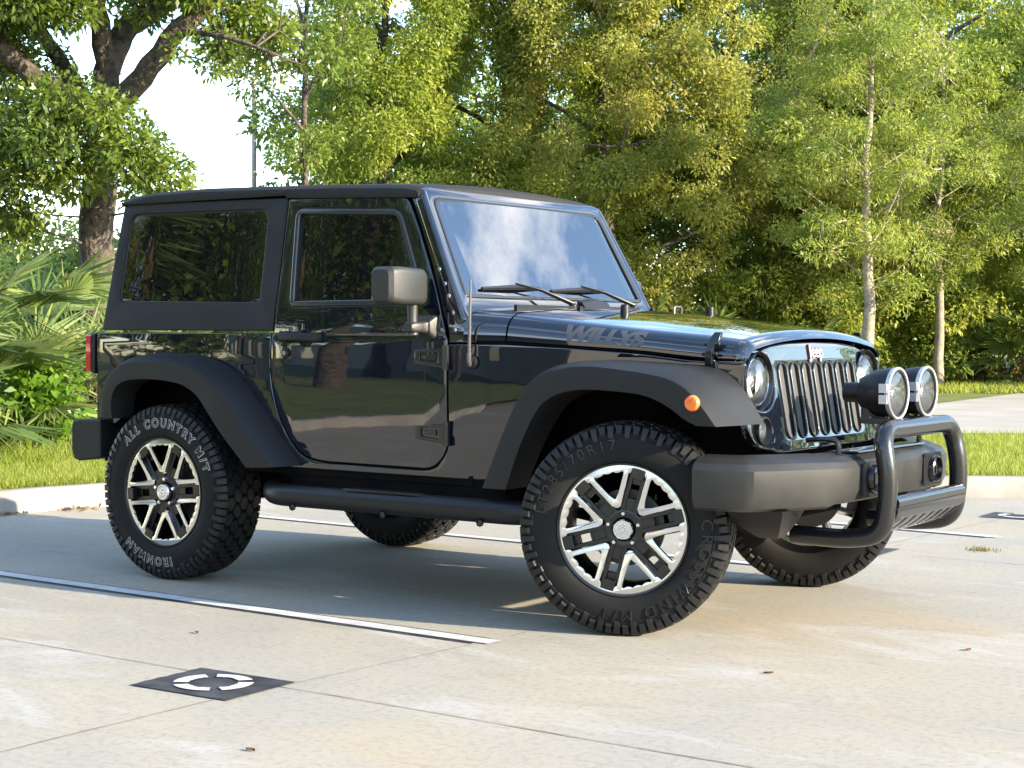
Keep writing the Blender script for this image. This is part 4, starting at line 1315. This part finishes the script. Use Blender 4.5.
RB = [(-.50, .735), (-.485, .85), (-.43, .955), (-.33, 1.02), (-.20, 1.045), (-.05, 1.048), (.12, 1.035), (.23, 1.005), (.33, .955), (.41, .885), (.51, .775), (.62, .640), (.700, .560)]
def make_rear(s):
    ys = [-.90, -.915, -.925]+[Yo]*7+[-.925, -.915, -.905]
    yb = [-.775]*13
    f = flare('fender_flare', res([(x, y, z) for (x, z), y in zip(RO, ys)]), res([(x, y+.004, z) for (x, z), y in zip(RI, ys)]), res([(x, y, z) for (x, z), y in zip(RB, yb)]), -s, M['flare'], car)
    return f
for s in (-1, 1):
    make_front(s); make_rear(s)

# --- wheels -------------------------------------------------------------------------
TR = .4155
def polar_text(s, r, ang, size, y, ext, off, flip=False, spacing=1.05, width=None):
    """letters bent round the sidewall; seen from outside (-y), x to the right"""
    tb = text_bm(s, size, ext, off, 0, spacing)
    bmesh.ops.triangulate(tb, faces=tb.faces[:])
    x0 = min(v.co.x for v in tb.verts); x1 = max(v.co.x for v in tb.verts); cx = (x0+x1)/2
    def f(c):
        rr = r+(c.y-size*.35)
        a = ang-(c.x-cx)/r
        yy = y-c.z+.35*max(0, abs(rr-.315)-.03)*.6
        return (math.cos(a)*rr, yy, math.sin(a)*rr)
    return warp(tb, f)
def wheel_parts(kind, spin, parent, loc, rz):
    hub = Vector(loc)
    # rim: barrel + machined ring + silver V arms
    bm = bmesh.new()
    add_lathe(bm, [(-.128, .261), (-.138, .258), (-.136, .252), (-.122, .247), (-.10, .238), (-.02, .222), (.10, .226), (.125, .250), (.13, .256)], n=96, mi=1)
    S = .254
    n = 360
    def r_in(k):
        a = (k % 60)                    # six sectors; spoke axis at multiples of 60
        d = min(a, 60-a)
        base = .905
        if d < 7: return .955
        return base-.034*abs(math.sin((a-7)/46*PI*5.0))**.5 - (.012 if d < 12 else 0)
    ringo = [(math.cos(R(k))*S*.985, math.sin(R(k))*S*.985) for k in range(n)]
    ringi = [(math.cos(R(k))*S*r_in(k), math.sin(R(k))*S*r_in(k)) for k in range(n)]
    b = plate_bm(ringo, [ringi], .012, .0012, 1)
    for k in range(6):
        th = R(60*k+30)
        def P(t, o, sg):
            a = R(30)*sg
            u = (math.sin(a), math.cos(a)); nn = (-math.cos(a)*sg, math.sin(a)*sg)
            x, y = t*u[0]+o*nn[0], t*u[1]+o*nn[1]
            return (x, y)
        L = [P(.35, .125, -1), P(.62, .132, -1), P(.84, .140, -1), P(.905, .145, -1), P(.895, .225, -1), P(.80, .213, -1), P(.52, .213, -1)]
        Rr = [P(.52, .213, 1), P(.80, .213, 1), P(.895, .225, 1), P(.905, .145, 1), P(.84, .140, 1), P(.62, .132, 1), P(.35, .125, 1)]
        poly = [(x*S, y*S) for x, y in L+[(0, .465)]+Rr+[(0.0, .325)]]
        rot = Matrix.Rotation(th-PI/2, 2)
        poly = [tuple(rot @ Vector(q)) for q in poly]
        v = plate_bm(rnd(poly, [.006, 0, 0, .004, .004, 0, .006, .006, .006, 0, .004, .004, 0, 0, .006, .01][:len(poly)], 3), [], .013, .0015, 1)
        for q in v.verts:
            rr = math.hypot(q.co.x, q.co.y)/S
            q.co.z += -.008*max(0, (.9-rr)/.6)
            if q.co.z < .006: q.co.z -= .014
        merge(b, v)
    warp(b, lambda c: (c.x, -.118-c.z, c.y))
    merge(bm, b)
    bmesh.ops.rotate(bm, verts=bm.verts, matrix=Matrix.Rotation(-spin, 3, 'Y'))
    wh = finish(bm, 'wheel', [M['machined'], M['rimblack']], parent, angle=30)
    wh.location = hub; wh.rotation_euler = (0, 0, rz); wh.scale = (.975, .90, .975)
    # assign dark barrel: plate faces came in with index 0
    # black recessed spokes
    bm = bmesh.new()
    for k in range(6):
        th = R(60*k)
        def bar(t0, t1, o0, o1, w0, w1, taper=0):
            vs = []
            for t, o, w in ((t0, o0, w0), (t0, o1, w0), (t0, o1, w1), (t0, o0, w1), (t1, o0, w0), (t1, o1, w0), (t1, o1, w1), (t1, o0, w1)):
                x, z = t*S, o*S
                vs.append(bm.verts.new((x*math.cos(th)-z*math.sin(th), w, x*math.sin(th)+z*math.cos(th))))
            for q in ((0, 1, 2, 3), (4, 7, 6, 5), (0, 4, 5, 1), (3, 2, 6, 7), (0, 3, 7, 4), (1, 5, 6, 2)):
                bm.faces.new([vs[i] for i in q])
        bar(.20, .90, -.130, -.065, -.104, -.070); bar(.20, .90, .065, .130, -.104, -.070)
        bar(.20, .48, -.066, .066, -.101, -.070); bar(.70, .84, -.066, .066, -.094, -.070)
        bar(.80, .950, -.105, .105, -.133, -.10)
    add_lathe(bm, [(-.104, .076), (-.106, .068), (-.102, .048), (-.11, .046), (-.05, .040), (-.05, 0)], n=36)
    add_lathe(bm, [(-.104, .076), (-.06, .085), (-.05, .06)], n=36)
    for k in range(5):
        a = R(72*k+70)
    bmesh.ops.rotate(bm, verts=bm.verts, matrix=Matrix.Rotation(-spin, 3, 'Y'))
    finish(bm, 'spoke_inserts', M['rimblack'], wh, bevel=.002)
    bm = bmesh.new()
    add_lathe(bm, [(-.10, .041), (-.128, .040), (-.134, .036), (-.134, .030), (-.131, .028), (-.132, 0)], n=40)
    for k in range(8):   # raised emblem in relief
        a = 2*PI*k/8
        add_lathe(bm, [(-.131, .0075), (-.1345, .005), (-.1345, 0)], (math.cos(a)*.016, 0, math.sin(a)*.016), n=6)
    add_lathe(bm, [(-.131, .010), (-.136, .007), (-.136, 0)], n=8)
    finish(bm, 'centre_cap', M['machined'], wh, angle=30)
    for k in range(5):
        a = R(72*k+18)-0
        bm = bmesh.new()
        add_lathe(bm, [(-.10, .010), (-.122, .010), (-.126, .007), (-.126, 0)], (math.cos(a)*.0615, 0, math.sin(a)*.0615), n=6)
        finish(bm, 'lug_nut', M['chrome'], wh)
    bm = bmesh.new()
    add_lathe(bm, [(-.03, .05), (-.03, .150), (-.012, .150), (-.012, .05)], n=48)
    add_lathe(bm, [(-.06, .05), (-.03, .09), (.0, .07)], n=24)
    finish(bm, 'brake_disc', M['caliper'], wh)
    # tyre
    bm = bmesh.new()
    prof = [(-.112, .248), (-.127, .255), (-.137, .266), (-.1445, .286), (-.1485, .308), (-.1475, .335), (-.141, .362), (-.136, .376), (-.128, .384), (-.112, .393), (-.06, .3965), (0, .398)]
    prof = prof+[(-a, r) for a, r in prof[::-1][1:]]
    add_lathe(bm, prof, n=96)
    # raised sidewall rib
    add_lathe(bm, [(-.1430, .356), (-.1455, .357), (-.1450, .360), (-.141, .361)], n=96)
    ty = finish(bm, 'tyre', M['rubber'], wh, angle=40)
    bm = bmesh.new()
    NL = 35 if kind == 'rear' else 36
    def lug(y, a, hw, ha, r0, r1, shape, sk=0):
        pts = [(-.5, -1), (.5, -1), (1, -.3), (1, .3), (.5, 1), (-.5, 1), (-1, .3), (-1, -.3)] if shape == 'hex' else [(-1, -1), (.2, -1), (.55, -.35), (1, -.35), (1, .8), (.1, 1), (-.35, .4), (-1, .4)]
        lo, hi = [], []
        for p, q in pts:
            yy = y+p*hw; aa = a+q*ha+sk*p*ha
            crown = -.10*yy*yy*3
            lo.append(bm.verts.new((math.cos(aa)*(r0+crown), yy, math.sin(aa)*(r0+crown))))
            yy = y+p*hw*.90; aa = a+q*ha*.90+sk*p*ha
            hi.append(bm.verts.new((math.cos(aa)*(r1+crown), yy, math.sin(aa)*(r1+crown))))
        k = len(pts)
        bm.faces.new(hi)
        for i in range(k):
            j = (i+1) % k
            bm.faces.new((lo[i], lo[j], hi[j], hi[i]))
    for k in range(NL):
        a = 2*PI*k/NL; st = PI/NL
        shp = 'hex' if kind == 'rear' else 'zig'
        for j, y in enumerate((-.090, -.045, 0, .045, .090)):
            lug(y, a+(st if j % 2 else 0), .0262, st*.84, .392, TR+.001, shp, .15*(-1)**j)
        # shoulder blocks wrapping on to the sidewall, alternately long and short
        for sg in (-1, 1):
            for q, (aa, long) in enumerate(((a, 1), (a+st, 0))):
                lo, hi = [], []
                rlow = .352 if long else .372
                h = st*.43
                secs = [(.112, .398, .1145, .4125), (.128, .388, .133, .404), (.140, .366, .1465, .376), (.1440, rlow, .1475, rlow+.004)]
                rows = []
                for (y0, r0, y1, r1) in secs:
                    tw = h*(1.0 if r0 > .38 else .82)
                    rows.append([(math.cos(aa-tw)*r0, sg*y0, math.sin(aa-tw)*r0), (math.cos(aa-tw*.85)*r1, sg*y1, math.sin(aa-tw*.85)*r1), (math.cos(aa+tw*.85)*r1, sg*y1, math.sin(aa+tw*.85)*r1), (math.cos(aa+tw)*r0, sg*y0, math.sin(aa+tw)*r0)])
                add_loft(bm, rows)
    bmesh.ops.rotate(bm, verts=bm.verts, matrix=Matrix.Rotation(random.uniform(0, .1), 3, 'Y'))
    finish(bm, 'tread', M['tread'], wh, angle=30, weld=False)
    if kind == 'rear':
        # outlined white letters: white shape with a smaller black one on it
        for s_, a, sz in (('ALL COUNTRY M/T', R(79), .056), ('IRONMAN', R(-105), .054)):
            b = polar_text(s_, .330, a, sz, -.1480, .0012, .0034, spacing=1.46)
            finish(b, 'tyre_lettering', M['tyrewhite'], wh, weld=False)
            b = polar_text(s_, .330, a, sz, -.1486, .0014, .0004, spacing=1.46)
            finish(b, 'letter_fill', M['tyreblack'], wh, weld=False)
    else:
        for s_, a, sz in (('CROSSWIND M/T', R(-48), .064), ('LT285/70R17', R(132), .058)):
            b = polar_text(s_, .332, a, sz, -.1492, .0026, 0.0, spacing=1.42)
            finish(b, 'tyre_lettering', M['tyreblack'], wh, weld=False)
    return wh
STEER = R(21)
HZ = .405
def copy_wheel(src, loc, rz):
    w = src.copy(); col.objects.link(w); w.location = loc; w.rotation_euler = (0, 0, rz)
    for ch in src.children:
        c = ch.copy(); col.objects.link(c); c.parent = w
    return w
wr = wheel_parts('rear', R(5), car, (-.075, -.750, HZ), 0)
wf_ = wheel_parts('front', R(15), car, (WB-.072, -.748, HZ), STEER)
copy_wheel(wr, (0, .800, HZ), PI)
copy_wheel(wf_, (WB-.040, .790, HZ), PI+STEER)

# --- bumpers, bull bar, lamps ------------------------------------------------------------
def bump_ring(x, y, zt, zb, d=.0, in_=.10):
    pass
plan = [(2.715, -.905), (2.80, -.895), (2.90, -.868), (2.935, -.845), (3.075, -.635), (3.090, -.605), (3.115, -.560), (3.135, -.520), (3.150, -.44), (3.155, -.36)]
plan = plan+[(x, -y) for x, y in plan[::-1]]
bm = bmesh.new()
rings = []
for i, (x, y) in enumerate(plan):
    a, b_ = Vector(plan[max(i-1, 0)]), Vector(plan[min(i+1, len(plan)-1)])
    t = (b_-a).normalized(); nn = Vector((-t.y, t.x))      # pointing inwards (back)
    if nn.x > 0 and abs(y) < .5: nn = -nn
    mid = abs(y) < .54
    st = 0 if mid else .012
    def q(d, z): return (x+nn.x*d, y+nn.y*d, z)
    zt = .692 if not mid else .690
    yb = .500 if not mid else .515
    rings.append([q(.16, zt+.006), q(.055+st, zt), q(.018, zt-.018), q(.0, zt-.042), q(.002, yb+.05), q(.018, yb+.012), q(.045, yb), q(.15, yb)])
# make sure inward normals are consistent
add_loft(bm, rings)
fb = finish(bm, 'front_bumper', M['bumper'], car, angle=22)
bm = bmesh.new()     # glossy top step pad in the middle
add_loft(bm, [[(3.00, y, .700), (3.105, y, .703), (3.118, y, .697), (3.00, y, .69)] for y in (-.34, .34)])
finish(bm, 'bumper_step', M['satin'], fb, bevel=.003)
for s in (-1, 1):    # dark recess, fog lamp
    bm = bmesh.new()
    add_loft(bm, [[(x, s*y, z) for y, z in rnd([(.20, .535), (.40, .535), (.40, .665), (.20, .665)], .03, 4)] for x in (3.150, 3.160)])
    rec = finish(bm, 'lamp_recess', M['black'], fb)
    bm = bmesh.new(); add_lathe(bm, [(3.155, .056), (3.18, .052), (3.184, .046), (3.165, .040)], (0, s*.30, .60), 'x', 32)
    finish(bm, 'fog_lamp', M['satin'], rec)
    bm = bmesh.new(); add_lathe(bm, [(3.168, .042), (3.174, .02), (3.175, 0.001)], (0, s*.30, .60), 'x', 24)
    finish(bm, 'fog_lens', M['sideglass'], rec)
    bm = bmesh.new()     # tow hook standing on the bumper
    add_tube(bm, fillet([(3.06, s*.40, .69), (3.06, s*.40, .745), (3.00, s*.40, .748), (2.93, s*.40, .74)], .025, 5), .011, 10)
    finish(bm, 'tow_hook', M['satin'], fb)
for s in (-1, 1):        # lower air dams below the bumper
    bm = bmesh.new()
    add_loft(bm, [[(2.76, s*.74, .50), (3.00, s*.74, .50), (2.98, s*.50, .50), (2.76, s*.50, .50)], [(2.78, s*.70, .44), (2.97, s*.70, .44), (2.95, s*.52, .44), (2.78, s*.52, .44)], [(2.84, s*.62, .385), (2.92, s*.62, .385), (2.91, s*.54, .385), (2.84, s*.54, .385)]])
    finish(bm, 'air_deflector', M['black'], fb, angle=30, bevel=.004)
bb_y = .365
bm = bmesh.new()
path = []
for s in (-1, 1):
    leg = [(2.86, s*bb_y, .375), (3.07, s*bb_y, .372), (3.245, s*bb_y, .47), (3.235, s*bb_y, .66), (3.215, s*(bb_y-.005), .775)]
    path.append(leg)
full = fillet([path[0][0], path[0][1], (3.225, -bb_y, .395), (3.25, -bb_y, .60), (3.21, -bb_y+.005, .785), (3.21, bb_y-.005, .785), (3.25, bb_y, .60), (3.225, bb_y, .395), path[1][1], path[1][0]], [0, .05, .13, .12, .10, .10, .12, .13, .05, 0], 9)
add_tube(bm, full, .036, 20)
bull = finish(bm, 'bull_bar', M['satin'], car, angle=40)
bm = bmesh.new(); add_tube(bm, [(3.255, -bb_y+.02, .515), (3.255, bb_y-.02, .515)], .026, 18)
finish(bm, 'cross_tube', M['satin'], bull, angle=50)
# skid plate with seven slanted slots
sp_out = rnd([(-.355, 0), (.355, 0), (.330, .135), (-.330, .135)], [.01, .01, .05, .05], 5)
slots = []
for k in range(7):
    c = -.27+.09*k
    slots.append([(c+.016+px, .085+py) for px, py in rnd([(-.012-.016, .035), (.008-.016, .035), (.016+.014, -.032), (-.006+.014, -.032)], .008, 4)])
b = plate_bm(sp_out, slots, .005, .0015, 1)
slice_bm(b, 1, [.02, .04, .06, .08, .1, .12])
def spmap(c):
    t = c.y/.135
    return (3.275-.008*t-.085*t*t - c.z*.0 + c.z*(1-t*.3), c.x, .500-.118*t*(1-.12*t) - c.z*.8*t)
warp(b, spmap)
finish(b, 'skid_plate', M['satin'], bull, angle=30)
for y in (-.15, .15):
    lx, lz = 3.182, .918
    bm = bmesh.new()
    add_lathe(bm, [(lx-.205, .0), (lx-.205, .038), (lx-.14, .040), (lx-.132, .062), (lx-.10, .078), (lx-.075, .090), (lx-.035, .096), (lx, .098), (lx, .090), (lx-.02, .086)], (0, y, lz), 'x', 48)
    dl = finish(bm, 'driving_lamp', M['black'], bull, angle=35)
    bm = bmesh.new()
    add_lathe(bm, [(lx-.006, .098), (lx+.010, .101), (lx+.015, .098), (lx+.013, .092), (lx+.002, .090)], (0, y, lz), 'x', 56)
    for a in (180, 0):
        aa = R(a+0)
        for dz in (-.022, .022):
            for sg in (-1, 1):
                pass
    for sg in (-1, 1):
        for dz in (-.021, .021):
            add_box(bm, lx-.026, lx+.006, y+sg*.100-.005, y+sg*.100+.005, lz+dz-.017, lz+dz+.017)
    finish(bm, 'lamp_bezel', M['silver'], dl, angle=35)
    bm = bmesh.new()
    add_lathe(bm, [(lx+.002, .091), (lx+.011, .091), (lx+.011, .083), (lx+.000, .082)], (0, y, lz), 'x', 48)
    finish(bm, 'lamp_gasket', M['black'], dl)
    bm = bmesh.new()
    add_lathe(bm, [(lx+.002, .084), (lx-.02, .078), (lx-.06, .055), (lx-.075, .02), (lx-.05, .014), (lx-.048, 0)], (0, y, lz), 'x', 40)
    add_lathe(bm, [(lx-.052, .0), (lx-.052, .016), (lx-.012, .017), (lx-.008, .012), (lx-.008, 0)], (0, y, lz), 'x', 20)
    finish(bm, 'lamp_reflector', M['reflector'], dl)
    bm = bmesh.new()
    add_lathe(bm, [(lx+.006, .085), (lx+.014, .06), (lx+.018, .03), (lx+.019, .001)], (0, y, lz), 'x', 40)
    finish(bm, 'lamp_glass', M['lens'], dl)
    bm = bmesh.new()
    for sg in (-1, 1):
        add_loft(bm, [[(lx-.12, y+sg*.05, z), (lx-.085, y+sg*.05, z), (lx-.085, y+sg*.054, z), (lx-.12, y+sg*.054, z)] for z in (.80, .86)])
    add_box(bm, lx-.12, lx+.03, y-.055, y+.055, .800, .822)
    add_lathe(bm, [(.820, .014), (.834, .014), (.838, .008), (.838, 0)], (lx-.02, y-.03, 0), 'z', 6)
    finish(bm, 'lamp_bracket', M['satin'], dl, bevel=.002)
bm = bmesh.new()     # rear bumper
rb = [(-.765, -.70), (-.755, -.79), (-.72, -.815), (-.60, -.825), (-.545, -.825)]
rings = []
for x, y, k in ((-.545, .825, 1), (-.62, .825, 1), (-.715, .815, 1), (-.750, .785, .9), (-.765, .70, 1)):
    pass
prof = [(-.545, .54), (-.70, .518), (-.738, .530), (-.752, .57), (-.752, .69), (-.742, .712), (-.70, .720), (-.545, .722)]
secs = [(-.83, .94, -.008), (-.822, 1, 0), (-.70, 1, 0), (.70, 1, 0), (.822, 1, 0), (.83, .94, -.008)]
rings = [[(-.64+(x+.64)*k, y, .62+(z-.62)*k) for x, z in prof] for y, k, _ in secs]
add_loft(bm, rings)
finish(bm, 'rear_bumper', M['flare'], car, angle=30, bevel=.006)
for s in (-1, 1):
    bm = bmesh.new(); add_loft(bm, [[(x, s*y, z) for y, z in rnd([(.60, .94), (.795, .94), (.795, 1.135), (.60, 1.135)], .015, 3)] for x in (-.622, -.648)])
    tl = finish(bm, 'tail_lamp', M['black'], car, bevel=.004)
    bm = bmesh.new(); add_loft(bm, [[(x, s*y, z) for y, z in rnd([(.606+d, .948+d), (.797-d, .948+d), (.797-d, 1.128-d), (.606+d, 1.128-d)], .012, 3)] for x, d in ((-.648, 0), (-.680, 0), (-.690, .012))])
    finish(bm, 'tail_lens', M['red'], tl)

# --- side steps and chassis -----------------------------------------------------------------
for s in (-1, 1):
    bm = bmesh.new()
    add_tube(bm, fillet([(.50, s*.74, .44), (.62, s*.862, .436), (1.93, s*.862, .436), (2.02, s*.74, .44)], .08, 6), .048, 18)
    st = finish(bm, 'side_step', M['black'], car)
    bm = bmesh.new()
    add_loft(bm, [[(x, s*(.862-w), .478+h), (x, s*(.862-w), .488+h), (x, s*(.862+w), .488+h), (x, s*(.862+w), .478+h)] for x, w, h in ((1.02, .012, -.004), (1.06, .030, 0), (1.42, .030, 0), (1.46, .012, -.004))])
    finish(bm, 'step_pad', M['black'], st)
    bm = bmesh.new()
    for x in (.78, 1.28, 1.78):
        add_tube(bm, [(x, s*.60, .50), (x, s*.72, .41), (x, s*.85, .41)], .014, 8)
        add_lathe(bm, [(0, .016), (.01, .016), (.012, .01), (.012, 0)], (x-.02, s*.90-.006, .392), 'y', 8)
    finish(bm, 'step_bracket', M['satin'], st)
bm = bmesh.new()
for s in (-1, 1):
    add_loft(bm, [[(x, s*y-.03, z), (x, s*y+.03, z), (x, s*y+.03, z+.13), (x, s*y-.03, z+.13)] for x, y, z in ((-.60, .46, .50), (-.30, .46, .60), (.30, .46, .60), (.60, .46, .42), (1.80, .46, .42), (2.1, .42, .50), (2.7, .42, .50), (3.05, .42, .52))])
for x in (-.5, .7, 1.7, 2.75):
    add_box(bm, x-.03, x+.03, -.45, .45, .47, .53)
add_box(bm, .75, 1.45, -.25, .15, .40, .50)
add_box(bm, 1.75, 2.6, -.28, .28, .50, .95)
finish(bm, 'chassis_frame', M['under'], car, bevel=.006)
for x, off in ((0, .05), (WB, .25)):
    bm = bmesh.new()
    add_tube(bm, [(x, -.70, HZ), (x, .70, HZ)], .042, 14)
    add_lathe(bm, [(-.13, .03), (-.11, .09), (-.03, .135), (.03, .135), (.11, .09), (.13, .03)], (x-.02, off, HZ), 'y', 20)
    for s in (-1, 1):
        add_tube(bm, [(x-.10, s*.52, HZ-.02), (x-.06, s*.46, .95)], .028, 10)          # shock absorber
        for k in range(6):                                                        # coil spring
            pass
        hel = [(x+.02+.055*math.cos(t*.6), s*.50+.055*math.sin(t*.6), HZ+.06+t*.0052) for t in range(0, 70)]
        add_tube(bm, hel, .009, 6)
        add_tube(bm, [(x, s*.62, HZ-.03), (x+(.85 if x < 1 else -.85), s*.44, .45)], .024, 8)
    if x > 1:
        add_tube(bm, [(x+.14, -.66, HZ-.03), (x+.16, .66, HZ-.02)], .018, 8)
        add_tube(bm, [(x+.10, -.30, .56), (x+.12, .62, HZ)], .018, 8)
    finish(bm, 'axle', M['under'], car)
bm = bmesh.new()
add_tube(bm, [(.95, .30, .45), (.30, .33, .52), (-.20, .30, .52)], .03, 10)
add_lathe(bm, [(-.62, 0), (-.62, .08), (-.25, .08), (-.25, 0)], (0, .35, .50), 'x', 18)
add_tube(bm, [(.1, 0, .44), (1.0, .0, .46)], .03, 10)
finish(bm, 'exhaust_pipe', M['steel'], car)

# --- interior, faintly visible through the windscreen ------------------------------------------
for s in (-1, 1):
    bm = bmesh.new()
    add_loft(bm, [[(x, s*.36+y, z) for y, z in rnd([(-.23, z0), (.23, z0), (.23, z1), (-.23, z1)], .05, 3)] for x, z0, z1 in ((.62, .74, .86), (.90, .74, .88), (1.10, .74, .90), (1.13, .77, .87))])
    add_loft(bm, [[(xb+dx, s*.36+y, z) for dx, y in rnd([(-.06, -w), (.06, -w), (.06, w), (-.06, w)], .04, 3)] for z, xb, w in ((.84, .68, .22), (1.05, .62, .23), (1.30, .57, .20), (1.36, .56, .16), (1.38, .56, .10), (1.56, .54, .11), (1.58, .54, .08))])
    finish(bm, 'seat', M['seat'], car, angle=50)
bm = bmesh.new()
add_loft(bm, [[(1.30, y, 1.02), (1.26, y, 1.14), (1.34, y, 1.20), (1.55, y, 1.21), (1.60, y, 1.10)] for y in (-.69, -.3, .3, .69)])
finish(bm, 'dashboard', M['black'], car, bevel=.01)
bm = bmesh.new()
cw = Vector((1.18, .36, 1.16)); ax = Vector((-.86, 0, .5)).normalized(); u1 = Vector((0, 1, 0)); u2 = ax.cross(u1)
ring = [cw+(u1*math.cos(2*PI*k/32)+u2*math.sin(2*PI*k/32))*.19 for k in range(33)]
add_tube(bm, ring, .015, 8)
for a in (0, 120, 240):
    add_tube(bm, [cw, cw+(u1*math.cos(R(a))+u2*math.sin(R(a)))*.18], .016, 8)
add_tube(bm, [cw, cw-ax*.16], .03, 8)
finish(bm, 'steering_wheel', M['black'], car)
bm = bmesh.new()
for s in (-1, 1):
    add_tube(bm, fillet([(.45, s*.62, .60), (.45, s*.60, 1.66), (1.25, s*.60, 1.66)], .1, 5), .03, 10)
    add_tube(bm, [(.45, s*.60, 1.62), (-.40, s*.60, 1.20)], .03, 10)
add_tube(bm, [(.45, -.60, 1.66), (.45, .60, 1.66)], .03, 10)
finish(bm, 'roll_bar', M['seat'], car)
bm = bmesh.new(); add_loft(bm, [[(x, y, z) for y, z in rnd([(-.13+d, 1.60+d), (.13-d, 1.60+d), (.13-d, 1.67-d), (-.13+d, 1.67-d)], .02, 3)] for x, d in ((1.27, .0), (1.29, .003), (1.30, .01))])
finish(bm, 'interior_mirror', M['black'], car)
